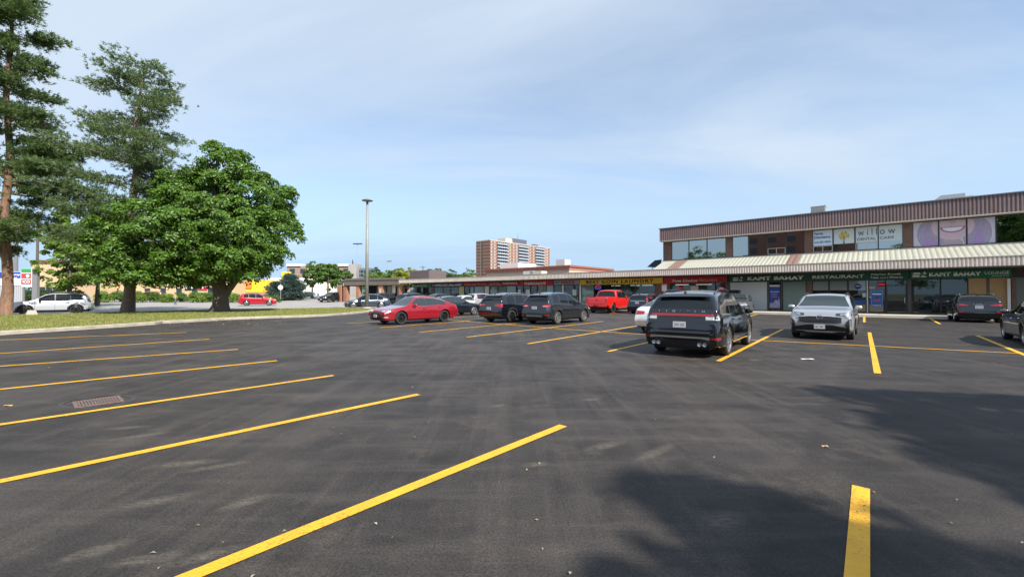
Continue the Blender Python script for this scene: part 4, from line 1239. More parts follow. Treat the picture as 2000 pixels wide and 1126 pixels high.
    for i, s in enumerate(S):
        for j in range(nr):
            y, zz = rings[i][j]
            V.append((L / 2 - s + lean(s, zz), y, zz)); idx[(i, j, 1)] = len(V) - 1
            if j < nr - 1:
                V.append((L / 2 - s + lean(s, zz), -y, zz)); idx[(i, j, -1)] = len(V) - 1
            else: idx[(i, j, -1)] = len(V) - 1
    iA = NS; iB = NS + 3      # glass band between shoulder and window top
    clad = P.get('clad', 0)
    faces = []
    parts = {}
    def cls(i, j, sgn):
        s = (S[i] + S[i + 1]) / 2
        zc = sum(rings[a][b][1] for a in (i, i + 1) for b in (j, j + 1)) / 4
        t = T(s); hgt = t - belt(s)
        if iA <= j < iB and hgt > 0.10:
            for a, b in P['side_glass']:
                if a <= s <= b: return ('side_window', sgn, a)
            if wsc0 + 0.15 < s < rg1 - 0.15 and P['side_glass'][0][0] < s < P['side_glass'][-1][1]: return ('pillar', sgn, 0)
        if j >= iB + 2:
            if wsc0 < s < wsc1: return ('windscreen', 0, 0)
            if rg0 < s < rg1: return ('rear_window', 0, 0)
            if P.get('sunroof') and P['sunroof'][0] < s < P['sunroof'][1] and j >= iB + 3: return ('sunroof', 0, 0)
        if j >= iB + 1 and P.get('black_roof') and wsc1 < s < rg0: return ('roof', 0, 0)
        if j < NS:
            dF = min(math.hypot(s - sF, zc - r), math.hypot(s - sR, zc - r))
            if clad and (zc < clad or dF < Ra + 0.075): return ('cladding', 0, 0)
            for q in range(len(P['seams']) - 1):
                if P['seams'][q] < s < P['seams'][q + 1] and j >= 1 and zc > sill + 0.06 and dF > Ra + 0.03:
                    return ('door', sgn, q)
        return ('body', 0, 0)
    for i in range(len(S) - 1):
        for j in range(nr - 1):
            for sgn in (1, -1):
                q = (idx[(i, j, sgn)], idx[(i + 1, j, sgn)], idx[(i + 1, j + 1, sgn)], idx[(i, j + 1, sgn)])
                if sgn == 1: q = (q[0], q[3], q[2], q[1])
                q = tuple(dict.fromkeys(q))
                parts.setdefault(cls(i, j, sgn), []).append(q); faces.append(q)
    # end caps
    KC = 8
    for i, flip in ((0, False), (len(S) - 1, True)):
        rows = []
        for j in range(nr):
            y, zz = rings[i][j]
            if j == nr - 1: rows.append([idx[(i, j, 1)]] * (KC + 1)); continue
            row = [idx[(i, j, -1)]]
            for k in range(1, KC):
                u = -1 + 2 * k / KC
                bul = 0.03 * (1 - u * u)
                V.append((L / 2 - S[i] + lean(S[i], zz) + (bul if i == 0 else -bul * 0.5), y * u, zz)); row.append(len(V) - 1)
            row.append(idx[(i, j, 1)])
            rows.append(row)
        for j in range(nr - 1):
            for k in range(KC):
                q = (rows[j][k], rows[j][k + 1], rows[j + 1][k + 1], rows[j + 1][k])
                if flip: q = q[::-1]
                q = tuple(dict.fromkeys(q))
                if len(q) >= 3:
                    zc = sum(V[a][2] for a in q) / len(q)
                    parts.setdefault(('cladding', 0, 0) if clad and zc < clad + 0.06 else ('body', 0, 0), []).append(q); faces.append(q)
    # normals of the whole shell so that split parts shade as one surface
    VA = np.array(V); NRM = np.zeros_like(VA)
    for q in faces:
        a, b, c = VA[q[0]], VA[q[1]], VA[q[2]]
        nn = np.cross(b - a, c - a)
        if len(q) == 4: nn = nn + np.cross(c - a, VA[q[3]] - a)
        for v in q: NRM[v] += nn
    ln = np.linalg.norm(NRM, axis=1); ln[ln == 0] = 1; NRM /= ln[:, None]
    pmats = {'body': pm, 'cladding': black_plastic, 'side_window': glass or car_glass, 'windscreen': P.get('wsg', car_glass_l), 'rear_window': glass or car_glass, 'pillar': dark_metal, 'door': pm, 'roof': dark_metal, 'sunroof': car_glass}
    made = {}
    for key, fl in parts.items():
        used = sorted({v for q in fl for v in q}); mp_ = {v: k for k, v in enumerate(used)}
        me = bpy.data.meshes.new(key[0]); me.from_pydata([V[v] for v in used], [], [tuple(mp_[v] for v in q) for q in fl])
        me.polygons.foreach_set('use_smooth', [True] * len(fl)); me.materials.append(pmats[key[0]])
        me.update()
        me.normals_split_custom_set_from_vertices([tuple(NRM[v]) for v in used])
        o = bpy.data.objects.new(key[0], me); COL.objects.link(o); o.parent = root
        made[key] = o
    # underside and wheel wells
    MB().box(-L / 2 + 0.25, L / 2 - 0.25, -W / 2 + 0.3, W / 2 - 0.3, 0.2, min(0.8, P['belt'][0][1])).box(-L / 2 + .9, L / 2 - .95, -W / 2 + .1, W / 2 - .1, sill - .02, sill + .1).build('underbody', black_plastic, root)
    # wheels
    rm = rim or rim_s
    for nm, s, sg in (('FL', sF, 1), ('FR', sF, -1), ('RL', sR, 1), ('RR', sR, -1)):
        cx, cy = L / 2 - s, sg * (tr - 0.0)
        hw_ = P.get('tw', 0.115); rr_ = r * P.get('rim', 0.70)
        ty = MB().lathe([(rr_, -hw_ * .8), (r * .86, -hw_), (r * .97, -hw_ * .85), (r, -hw_ * .5), (r, hw_ * .5), (r * .97, hw_ * .85), (r * .86, hw_), (rr_, hw_ * .8), (rr_ * .97, hw_ * .3), (rr_ * .97, -hw_ * .3)], 'y', 30, c=(0, 0, 0)).build('wheel', tyre_m, root, (cx, cy, r), 0, True)
        mb = MB(); o_ = sg * hw_
        mb.lathe([(rr_ * 1.0, o_ * .82), (rr_ * .93, o_ * .88), (rr_ * .90, o_ * .6), (rr_ * .9, o_ * .1)], 'y', 30)
        mb.lathe([(0, o_ * .72), (rr_ * .17, o_ * .70), (rr_ * .2, o_ * .5)], 'y', 14)
        for k in range(spokes):
            a = 2 * PI * k / spokes + 0.3
            w0, w1 = (0.17, 0.13) if spokes <= 6 else (0.09, 0.07)
            for dd in ((0,) if spokes > 6 else (-0.13, 0.13)):
                ww = w0 * rr_ * (.62 if spokes <= 6 else 1)
                c0 = (math.cos(a), math.sin(a)); n0 = (-c0[1], c0[0])
                ca = (math.cos(a + dd * 1.6), math.sin(a + dd * 1.6))
                p = [(c0[0] * rr_ * .12 + n0[0] * ww * .6, c0[1] * rr_ * .12 + n0[1] * ww * .6), (c0[0] * rr_ * .12 - n0[0] * ww * .6, c0[1] * rr_ * .12 - n0[1] * ww * .6),
                     (ca[0] * rr_ * .95 - n0[0] * ww * .6, ca[1] * rr_ * .95 - n0[1] * ww * .6), (ca[0] * rr_ * .95 + n0[0] * ww * .6, ca[1] * rr_ * .95 + n0[1] * ww * .6)]
                mb.quad(*[(x, o_ * (.70 if q < 2 else .82), z_) for q, (x, z_) in enumerate(p)])
        mb.build('rim', rm, ty)
        MB().lathe([(0, 0), (rr_ * .95, 0)], 'y', 20, c=(0, o_ * .15, 0)).build('dark_backing', dark_metal, ty)  # plain dark backing disc, added to darken the gaps between the spokes
    def sx(sign_, y, zz, off=0.012):
        """x of the nose (+1) or tail (-1) surface at side offset y and height zz"""
        y = abs(y); rng = [k * 0.02 for k in range(60)]
        for k in rng:
            s = k if sign_ > 0 else L - k
            if T(s) + 0.01 >= zz:
                lim = hw(s, zz) if zz <= belt(s) else hw(s, belt(s)) - 0.02 - tum * (zz - belt(s))
                if lim >= y: break
        s = k if sign_ > 0 else L - k
        bul = 0
        if k == 0: bul = (0.03 if sign_ > 0 else 0.015) * (1 - (y / max(.1, hw(s, zz))) ** 2)
        return sign_ * (L / 2 - k + bul + off) + lean(s, zz)
    def patch(nm, sign_, cols, m, nz=3, off=0.014, parent=None):
        """panel following the nose or tail; cols: (y, zlow, zhigh)"""
        mb = MB(); n = len(cols)
        pts = []
        for y, a, b in cols:
            for k in range(nz + 1):
                zz = a + (b - a) * k / nz
                k0 = 0.34 if sign_ > 0 else 0.20
                lim = hw(k0 if sign_ > 0 else L - k0, zz); y2 = max(-lim, min(lim, y))
                pts.append((sx(sign_, y2, zz, off), y2 * 1.010, zz))
        mb.v = list(pts); m1 = nz + 1
        for i in range(n - 1):
            for k in range(nz):
                q = (i * m1 + k, (i + 1) * m1 + k, (i + 1) * m1 + k + 1, i * m1 + k + 1)
                mb.f.append(q); mb.m.append(0)
        # rim going back into the body
        edge = [i * m1 for i in range(n)] + [(n - 1) * m1 + k for k in range(1, m1)] + [i * m1 + nz for i in range(n - 2, -1, -1)] + [k for k in range(nz - 1, 0, -1)]
        base = len(mb.v)
        for e in edge:
            p = mb.v[e]; mb.v.append((p[0] - sign_ * 0.03, p[1] * 0.995, p[2]))
        for k in range(len(edge)):
            k2 = (k + 1) % len(edge); mb.f.append((edge[k], edge[k2], base + k2, base + k)); mb.m.append(0)
        return mb.build(nm, m, parent or root)
    def sym(nm, sign_, cols, m, **kw):
        patch(nm, sign_, cols, m, **kw)
        patch(nm, sign_, [(-y, a, b) for y, a, b in reversed(cols)], m, **kw)
    def lin(y0, y1, n=7): return [y0 + (y1 - y0) * k / (n - 1) for k in range(n)]
    # door seams, handles, mirrors
    dsk = P['seams']
    for sg in (1, -1):
        for q, s in enumerate(dsk):
            mb = MB(); zz = max(zlow(s) + .06, sill + .08); zt = belt(s)
            n = 6
            for k in range(n):
                a, b = zz + (zt - zz) * k / n, zz + (zt - zz) * (k + 1) / n
                x = L / 2 - s
                mb.quad((x - .006, sg * (hw(s, a) + .003), a), (x + .006, sg * (hw(s, a) + .003), a), (x + .006, sg * (hw(s, b) + .003), b), (x - .006, sg * (hw(s, b) + .003), b))
            mb.build('door_seam', black_plastic, root)
        for q in range(len(dsk) - 1):
            d_ = made.get(('door', sg, q))
            s = dsk[q + 1] - 0.2; zz = belt(s) - 0.12
            MB().box(L / 2 - s - .09, L / 2 - s + .09, sg * hw(s, zz) + sg * .002, sg * hw(s, zz) + sg * .035, zz - .014, zz + .014).build('handle', P.get('handle', pm), d_ or root)
        s = P['mirror']; x = L / 2 - s; zm = belt(s) + .10
        mb = MB().lathe([(0, -.12), (.05, -.115), (.078, -.07), (.085, 0), (.07, .07), (0, .1)], 'y', 12)
        mb.v = [(x + vx * .85, sg * (hw(s, .9) + .12) + vy, zm + vz * .95) for vx, vy, vz in mb.v]
        mb.box(x - .03, x + .03, sg * (hw(s, belt(s)) - .03), sg * (hw(s, .9) + .1), zm - .07, zm - .04)
        mb.build('mirror', P.get('mirror_m', pm), root, smooth=True)
        if P.get('trimline'):
            # bright strip round the side windows
            mb = MB(); seq = [s_ for s_ in S if P['side_glass'][0][0] <= s_ <= P['side_glass'][-1][1]]
            for a, b in zip(seq[:-1], seq[1:]):
                ra, rb = rings[S.index(a)], rings[S.index(b)]
                for jj, dz in ((iA, -.004), (iB, .0)):
                    (ya, za), (yb, zb2) = ra[jj], rb[jj]
                    mb.quad((L / 2 - a, sg * (ya + .006), za + dz - .011), (L / 2 - b, sg * (yb + .006), zb2 + dz - .011), (L / 2 - b, sg * (yb + .004), zb2 + dz + .011), (L / 2 - a, sg * (ya + .004), za + dz + .011))
            mb.build('window_trim', chrome, root)
        if P.get('rails'):
            s0, s1 = P['rails']; mb = MB()
            pr = []
            for k in range(9):
                s = s0 + (s1 - s0) * k / 8; rg = rings[min(range(len(S)), key=lambda q_: abs(S[q_] - s))]
                e = 0.0 if k in (0, 8) else 0.05
                pr.append((L / 2 - s, sg * (rg[iB + 1][0] - .03), rg[iB + 2][1] + e))
            mb.path(pr, [.016] * 9, 6); mb.build('roof_rail', P.get('rail_m', dark_metal), root)
    # wipers of the shared kinds
    s = rg0 - 0.15 if P.get('fin', True) else None
    if s: 
        x = L / 2 - s; MB().prism([(x + .07, T(s)), (x - .07, T(s)), (x - .07, T(s) + .07), (x - .03, T(s) + .075)], -.018, .018, axis='y').build('antenna', dark_metal, root)
    def plate(sign_, zc, y=0, ink=True):
        x = sx(sign_, 0.15, zc, 0.02)
        for q in (zc - .07, zc + .07): x = sign_ * max(abs(x), abs(sx(sign_, .15, q, .02)))
        p = MB().box(x - .008, x + .008, y - .155, y + .155, zc - .075, zc + .075).build('number_plate', plate_m, root)
        mb = MB()
        for k in range(7):
            if k == 3: continue
            yy = y - .12 + k * .035; mb.box(x + sign_ * .009, x + sign_ * .012, yy, yy + .006, zc - .035, zc + .03); mb.box(x + sign_ * .009, x + sign_ * .012, yy + .006, yy + .02, zc + (.0 if k % 2 else .022), zc + (.01 if k % 2 else .03))
        mb.build('plate_text', plate_ink, p)
    def badge(sign_, zc, w_, h_, m, n=1, ring=True):
        mb = MB(); x = sx(sign_, 0, zc, .022)
        for q in range(n):
            yc = (q - (n - 1) / 2) * w_ * .75
            for k in range(16):
                t0, t1 = 2 * PI * k / 16, 2 * PI * (k + 1) / 16
                mb.tube((x, yc + w_ / 2 * math.cos(t0), zc + h_ / 2 * math.sin(t0)), (x, yc + w_ / 2 * math.cos(t1), zc + h_ / 2 * math.sin(t1)), .009, seg=5)
            if not ring: mb.tube((x, yc - w_ * .3, zc + .01), (x, yc + w_ * .3, zc + .01), .009, seg=5).tube((x, yc, zc - h_ * .4), (x, yc, zc + h_ * .4), .009, seg=5)
        mb.build('badge', m, root)
    class K: pass
    k = K(); k.root = root; k.patch = patch; k.sym = sym; k.lin = lin; k.plate = plate; k.badge = badge; k.sx = sx; k.L = L; k.W = W; k.hw = hw; k.T = T; k.belt = belt; k.pm = pm; k.P = P; k.made = made; k.rings = rings; k.S = S
    if extras: extras(k)
    return root

def suv(L, W, H, wb, fo=0.9, r=0.36, **kw):
    P = dict(L=L, W=W, H=H, wb=wb, fo=fo, r=r)
    P['top'] = [(0, .72), (.06, .86), (.22, .96), (.6, 1.03), (1.18, 1.12), (1.3, 1.16), (1.72, H - .26), (2.02, H - .08), (2.5, H - .005), (3.1, H), (L - .9, H - .04), (L - .45, H - .12), (L - .38, H - .16), (L - .1, 1.16), (L - .05, 1.04), (L, .86)]
    P['belt'] = [(0, .66), (.3, .88), (1.2, 1.0), (2.6, 1.02), (L - .6, 1.08), (L - .2, 1.08), (L, .84)]
    P['ws0'], P['ws1'] = 1.27, 2.02
    P['rg0'], P['rg1'] = round(L - .40, 3), round(L - .12, 3)
    P['side_glass'] = [(1.62, 2.45), (2.52, 3.28), (3.36, round(L - .62, 3))]
    P['seams'] = [1.42, 2.48, 3.38]
    P['mirror'] = 1.68; P['rails'] = (2.1, L - .75); P['sill'] = .27; P['clad'] = 0; P['mirror_m'] = dark_metal
    P.update(kw); return P
def sedan(L, W, H, wb, fo=0.92, r=0.335, **kw):
    P = dict(L=L, W=W, H=H, wb=wb, fo=fo, r=r)
    P['top'] = [(0, .60), (.06, .70), (.3, .80), (.8, .88), (1.2, .95), (1.32, .98), (1.9, H - .14), (2.15, H - .04), (2.6, H), (3.0, H - .01), (L - 1.3, H - .09), (L - .95, H - .22), (L - .5, 1.08), (L - .3, 1.03), (L - .08, .99), (L, .86)]
    P['belt'] = [(0, .55), (.3, .74), (1.2, .89), (2.6, .93), (L - .8, .98), (L - .2, .95), (L, .80)]
    P['ws0'], P['ws1'] = 1.28, 2.14; P['rg0'], P['rg1'] = round(L - 1.25, 3), round(L - .52, 3)
    P['side_glass'] = [(1.72, 2.55), (2.63, 3.4), (3.45, round(L - .95, 3))]
    P['seams'] = [1.45, 2.6, round(L - 1.2, 3)]; P['mirror'] = 1.78; P['sill'] = .22; P['tum'] = .45; P['mirror_m'] = None
    P.update(kw)
    if P['mirror_m'] is None: P.pop('mirror_m')
    return P

def ex_rear(k, lamp='wrap', zc=1.0, dz=.11, y0=.42, plate_z=.8, bar=None):
    W = k.W
    if lamp == 'wrap': k.sym('tail_lamp', -1, [(y, zc - dz * (.5 + .5 * (y - y0) / (W / 2 - y0)), zc + dz * (.55 + .45 * (y - y0) / (W / 2 - y0))) for y in k.lin(y0, W / 2 - .015)], lamp_r)
    if lamp == 'tall': k.sym('tail_lamp', -1, [(y, zc - .1, min(zc + .42, k.P['H'] - .28)) for y in k.lin(W / 2 - .2, W / 2 - .12, 3)] + [(W / 2 - .04, zc - .1, zc + .12)], lamp_r)
    k.plate(-1, plate_z)
def ex_front(k, zc=.78, dz=.07, y0=.42, gz=(.5, .72), gy=.42, lm=None, plate_z=.45, grille=dark_metal):
    W = k.W
    k.sym('headlight', 1, [(y, zc - dz * .9 + .04 * (y - y0), zc + dz * (.5 + .3 * (y - y0)) + .03 * (y - y0)) for y in k.lin(y0, W / 2 - .03)], lm or lamp_c)
    k.patch('grille', 1, [(y, gz[0] + .03 * abs(y) , gz[1] - .05 * (abs(y) / gy) ** 2) for y in k.lin(-gy, gy, 9)], grille)
    k.patch('lower_intake', 1, [(y, .24, .36) for y in k.lin(-.6, .6, 7)], black_plastic)
    if plate_z: k.plate(1, plate_z)
def ex_both(k): ex_rear(k); ex_front(k)

# --- the black three row SUV in front
def ex_lincoln(k):
    W, L = k.W, k.L
    k.patch('tail_lamp', -1, [(y, 1.05, 1.10) for y in k.lin(-W / 2 + .02, W / 2 - .02, 19)], lamp_r, nz=1)
    k.sym('reverse_lamp', -1, [(y, .95 + .02 * (y - .6), 1.04) for y in k.lin(.60, W / 2 - .02)], lamp_c)
    k.patch('chrome_strip', -1, [(y, 1.015, 1.035) for y in k.lin(-.6, .6, 7)], chrome, nz=1, off=.02)
    k.plate(-1, .83)
    x = k.sx(-1, .3, 1.15, .018)
    for q, ch in enumerate('LINCOLN'):
        y = .54 - q * .18
        cu = bpy.data.curves.new('t', 'FONT'); cu.body = ch; cu.resolution_u = 2
        ob = bpy.data.objects.new('t', cu); COL.objects.link(ob); me = bpy.data.meshes.new_from_object(ob); bpy.data.objects.remove(ob)
        c = np.zeros(len(me.vertices) * 3, np.float32); me.vertices.foreach_get('co', c); c = c.reshape(-1, 3)
        c[:, 0] -= (c[:, 0].min() + c[:, 0].max()) / 2; c[:, 1] -= c[:, 1].min(); c /= c[:, 1].max()
        xx = np.array([k.sx(-1, y, 1.14 + b * .05, .02) for b in c[:, 1]])
        me.vertices.foreach_set('co', np.stack([xx, y - c[:, 0] * .06, 1.135 + c[:, 1] * .055], 1).astype(np.float32).ravel())
        me.materials.clear(); me.materials.append(chrome); me.name = 'lettering'
        o = bpy.data.objects.new('lettering', me); COL.objects.link(o); o.parent = k.root
    k.patch('bumper_step', -1, [(y, .60, .68) for y in k.lin(-W / 2 + .06, W / 2 - .06, 11)], k.pm, off=.05)
    k.patch('bumper_trim', -1, [(y, .50 - .03 * (abs(y) > .7), .545) for y in k.lin(-.72, .72, 9)], chrome, nz=1, off=.045)
    k.sym('reflector', -1, [(y, .475 , .53) for y in k.lin(.74, W / 2 - .03, 5)], lamp_r, nz=1)
    k.patch('diffuser', -1, [(y, .27, .45) for y in k.lin(-W / 2 + .14, W / 2 - .14, 9)], black_plastic, off=.02)
    for y in (-.62, -.50, .50, .62):
        MB().lathe([(.0, -.02), (.035, -.02), (.045, .04), (.052, .05), (.052, -.06)], 'y', 14).build('exhaust', chrome, k.root, (-L / 2 - .03, y, .36), PI / 2)
    k.patch('spoiler', -1, [(y, k.P['H'] - .15, k.P['H'] - .09) for y in k.lin(-.62, .62, 9)], k.pm, off=.13, nz=1)
    for sg in (1, -1):
        MB().box(-1.15, 1.15, sg * (W / 2 - .015), sg * (W / 2 + .012), .36, .40).build('rocker_trim', chrome, k.root)
    MB().box(-.5, .75, -.62, .62, k.P['H'] + .005, k.P['H'] + .022).build('sunroof_panel', car_glass, k.root)
    MB().box(.1, .45, -.9, -.66, k.P['H'] - .08, k.P['H'] + .03).build('roof_sensor', k.pm, k.root)
    wx = k.sx(-1, 0, 1.22, .03)
blackp = paint('paint_black', (0.004, 0.005, 0.008), 0.0, 0.12)
P = suv(5.06, 1.93, 1.69, 3.02, fo=.93, r=.385, rim=.78, rails=(2.2, 4.3), rail_m=dark_metal, tum=.30, kr=.10)
P['top'] = [(0, .74), (.06, .9), (.22, 1.0), (.6, 1.07), (1.28, 1.14), (1.4, 1.17), (1.9, 1.48), (2.2, 1.62), (2.7, 1.685), (3.2, 1.69), (4.0, 1.66), (4.55, 1.59), (4.62, 1.55), (4.92, 1.2), (4.97, 1.14), (5.02, 1.0), (5.06, .85)]
P['ws0'], P['ws1'] = 1.38, 2.2; P['rg0'], P['rg1'] = 4.63, 4.905
P['side_glass'] = [(1.8, 2.62), (2.69, 3.5), (3.58, 4.4)]; P['seams'] = [1.5, 2.66, 3.62]; P['mirror'] = 1.86
P['mirror_m'] = blackp
vehicle('glossy black SUV seen from behind in the foreground, red light bar across its tail', 'car', 38, ('RR', 1416, 693), P, blackp, rim=rim_s, spokes=10, extras=ex_lincoln)

# --- silver SUV facing the camera
silver = paint('paint_silver', (0.52, 0.53, 0.55), 0.55, 0.3)
pearl = paint('paint_pearl', (0.40, 0.42, 0.45), 0.35, 0.3)
def ex_rav(k):
    W = k.W
    k.sym('headlight', 1, [(y, .845 + .05 * (y - .45), .93 + .12 * (y - .45)) for y in k.lin(.45, W / 2 - .0)], lamp_d)
    k.sym('lamp_reflector', 1, [(y, .875 + .07 * (y - .45), .90 + .10 * (y - .45)) for y in k.lin(.56, .78, 4)], lamp_c, nz=1, off=.024)
    k.patch('grille', 1, [(y, .60 + .05 * max(0, abs(y) - .45) * 3, .825 - .12 * max(0, abs(y) - .3)) for y in k.lin(-.60, .60, 13)], black_plastic)
    for q in range(3):
        k.patch('grille_bar', 1, [(y, .635 + q * .04, .643 + q * .04) for y in k.lin(-.5, .5, 9)], dark_metal, nz=1, off=.022)
    k.patch('grille_surround', 1, [(y, .83 - .12 * max(0, abs(y) - .3), .855 - .12 * max(0, abs(y) - .3)) for y in k.lin(-.62, .62, 13)], k.pm, nz=1, off=.03)
    k.patch('lower_grille', 1, [(y, .33, .535 - .22 * max(0, abs(y) - .35)) for y in k.lin(-.74, .74, 13)], black_plastic)
    k.sym('fog_lamp_recess', 1, [(.70, .50, .54), (.73, .46, .66), (.80, .46, .74), (.86, .50, .74)], black_plastic)
    k.patch('skid_plate', 1, [(y, .27 + .04 * (abs(y) > .5), .325) for y in k.lin(-.70, .70, 9)], silver, nz=1, off=.03)
    k.badge(1, .80, .18, .12, chrome, 1, False)
    k.plate(1, .47)
    MB().prism([(-.2, 1.12), (.05, 1.12), (.05, 1.22), (-.2, 1.22)], .62, .63, axis='x').build('dash_paper', mat('paper_green', (0.5, 0.62, 0.5), 0.6), k.root)
rav = dict(clad=.36, tum=.26, kf=.11)
P = suv(4.6, 1.86, 1.61, 2.69, fo=.93, r=.355, **rav); P['mirror_m'] = silver
P['top'][:5] = [(0, .82), (.05, .95), (.2, 1.02), (.6, 1.065), (1.18, 1.12)]; P['belt'][:2] = [(0, .78), (.3, .95)]
vehicle('silver SUV facing the camera with black lower bumper, alone in mid lot', 'car', 221, ('FL', 1661, 662.5), P, pearl, extras=ex_rav)
# --- white hybrid SUV with black roof on the road at left
def ex_rav_side(k):
    ex_rav(k); k.sym('tail_lamp', -1, [(y, .98, 1.08) for y in k.lin(.45, k.W / 2 - .01)], lamp_r); k.plate(-1, .8)
P = suv(4.6, 1.86, 1.69, 2.69, fo=.93, r=.355, black_roof=True, clad=.38, tum=.28)
vehicle('white SUV with black roof and black wheel arches behind the left pine trunk', 'car', 229, ('RL', 148, 613), P, paint('paint_white_grey', (0.44, 0.46, 0.49), 0.2, 0.3), rim=rim_b, extras=ex_rav_side)

# --- red sedan
def ex_fusion(k):
    ex_rear(k, zc=.88, dz=.08)
    W = k.W
    k.sym('headlight', 1, [(y, .665 + .05 * (y - .4), .73 + .09 * (y - .4)) for y in k.lin(.45, W / 2 - .02)], lamp_c)
    k.patch('grille', 1, [(y, .47 + .05 * abs(y), .66 - .07 * abs(y)) for y in k.lin(-.48, .48, 9)], black_plastic)
    k.patch('lower_grille', 1, [(y, .24, .40) for y in k.lin(-.45, .45, 7)], black_plastic)
    k.sym('fog_lamp', 1, [(y, .37, .42) for y in k.lin(.62, .84, 4)], lamp_c)
    k.plate(1, .46)
redp = paint('paint_dark_red', (0.34, 0.010, 0.022), 0.35, 0.22)
P = sedan(4.87, 1.85, 1.48, 2.85, fo=.97, trimline=True)
vehicle('dark red sedan with black wheels facing left beside the tall lamp post', 'car', 223, ('FL', 782, 633), P, redp, rim=rim_b, spokes=5, extras=ex_fusion, glass=car_glass_l)

# --- grey hatchback car on the road behind the lamp post
def ex_tesla(k):
    k.sym('headlight', 1, [(y, .64 + .08 * (y - .5), .70 + .12 * (y - .5)) for y in k.lin(.55, k.W / 2 - .02)], lamp_c)
    k.patch('lower_grille', 1, [(y, .22, .36) for y in k.lin(-.6, .6, 7)], black_plastic); k.plate(1, .42, .0)
    ex_rear(k, zc=.98, dz=.06)
P = sedan(4.75, 1.92, 1.62, 2.89, fo=.88, r=.36)
P['top'] = [(0, .62), (.06, .72), (.3, .84), (.8, .95), (1.1, 1.02), (1.2, 1.06), (1.8, 1.44), (2.15, 1.58), (2.6, 1.62), (3.1, 1.60), (3.7, 1.46), (4.3, 1.22), (4.5, 1.14), (4.68, 1.1), (4.75, .9)]
P['ws0'], P['ws1'] = 1.16, 2.1; P['rg0'], P['rg1'] = 3.5, 4.4; P['side_glass'] = [(1.55, 2.45), (2.52, 3.35), (3.4, 3.95)]; P['seams'] = [1.3, 2.48, 3.55]; P['mirror'] = 1.62
vehicle('slate grey fastback car with white wheels on the road behind the lamp post', 'car', 246, ('FL', 690, 603.2), P, paint('paint_slate', (0.055, 0.07, 0.095), 0.5, 0.25), extras=ex_tesla, spokes=5)

# --- black sedan behind the red one
P = sedan(4.8, 1.85, 1.44, 2.82, fo=.93)
vehicle('black sedan nose away, directly behind the tail of the dark red sedan', 'car', 47, ('FR', 925, 614.6), P, blackp, extras=ex_both, glass=car_glass_l)

# --- black and dark grey SUVs in the middle
def ex_equinox(k):
    ex_rear(k, zc=.98, dz=.10, y0=.40, plate_z=.80)
    k.patch('chrome_strip', -1, [(y, .50, .53) for y in k.lin(-.8, .8, 9)], chrome, nz=1, off=.03); ex_front(k)
    k.patch('spoiler', -1, [(y, k.P['H'] - .15, k.P['H'] - .09) for y in k.lin(-.6, .6, 7)], k.pm, off=.1, nz=1)
P = suv(4.65, 1.84, 1.66, 2.72, fo=.93, r=.35, trimline=True, clad=.3)
vehicle('black SUV with black wheels and chrome bumper strip, left of the charcoal SUV', 'car', 41, ('RR', 998, 629), P, blackp, rim=rim_b, extras=ex_equinox)
def ex_escape(k):
    W = k.W
    k.sym('tail_lamp', -1, [(y, .93 - .02 * (y - .45), 1.02 + .12 * (y - .45)) for y in k.lin(.46, W / 2 - .01)], lamp_r)
    k.sym('reverse_lamp', -1, [(y, .955, .985) for y in k.lin(.5, W / 2 - .06, 5)], lamp_c, nz=1, off=.02)
    k.plate(-1, .88)
    k.patch('bumper_valance', -1, [(y, .34, .58) for y in k.lin(-W / 2 + .08, W / 2 - .08, 9)], black_plastic)
    k.patch('skid_plate', -1, [(y, .42, .50) for y in k.lin(-.5, .5, 7)], silver, nz=1, off=.035)
    k.sym('reflector', -1, [(y, .48, .55) for y in k.lin(.66, .86, 3)], lamp_r, nz=1, off=.025)
    k.patch('spoiler', -1, [(y, k.P['H'] - .15, k.P['H'] - .09) for y in k.lin(-.6, .6, 7)], k.pm, off=.12, nz=1)
    ex_front(k)
char = paint('paint_charcoal', (0.022, 0.026, 0.033), 0.5, 0.24)
P = suv(4.52, 1.84, 1.68, 2.69, fo=.9, r=.35, clad=.32)
vehicle('charcoal SUV with silver wheels seen from behind, right of the black SUV', 'car', 40, ('RR', 1087, 633), P, char, extras=ex_escape, spokes=6)

# --- red pickup
def ex_ram(k):
    L, W = k.L, k.W
    z = 1.33
    k.sym('tail_lamp', -1, [(y, .98, 1.24) for y in k.lin(.82, W / 2 - .02, 3)], lamp_r)
    k.patch('tailgate', -1, [(y, .82, 1.30) for y in k.lin(-.76, .76, 7)], k.pm, off=.02)
    k.patch('tailgate_groove', -1, [(y, .80, .815) for y in k.lin(-.78, .78, 7)], black_plastic, nz=1, off=.012)
    k.badge(-1, 1.1, .2, .16, dark_metal, 1, False)
    k.patch('rear_bumper', -1, [(y, .55, .72) for y in k.lin(-W / 2 + .04, W / 2 - .04, 9)], k.pm, off=.12)
    k.patch('bumper_step', -1, [(y, .60, .70) for y in k.lin(-.2, .2, 3)], black_plastic, off=.14)
    k.plate(-1, .64)
    MB().box(-L / 2 + .1, -L / 2 + 1.72, -W / 2 + .2, W / 2 - .2, 1.30, 1.345).build('bed_cover', black_plastic, k.root)
    for sg in (1, -1):
        MB().box(-1.0, 1.5, sg * (W / 2 - .08), sg * (W / 2 + .06), .38, .44).build('side_step', chrome, k.root)
    ex_front(k, zc=1.02, dz=.1, gz=(.65, 1.08), gy=.6, plate_z=None)
P = suv(5.85, 2.05, 1.97, 3.67, fo=1.0, r=.41, rim=.66)
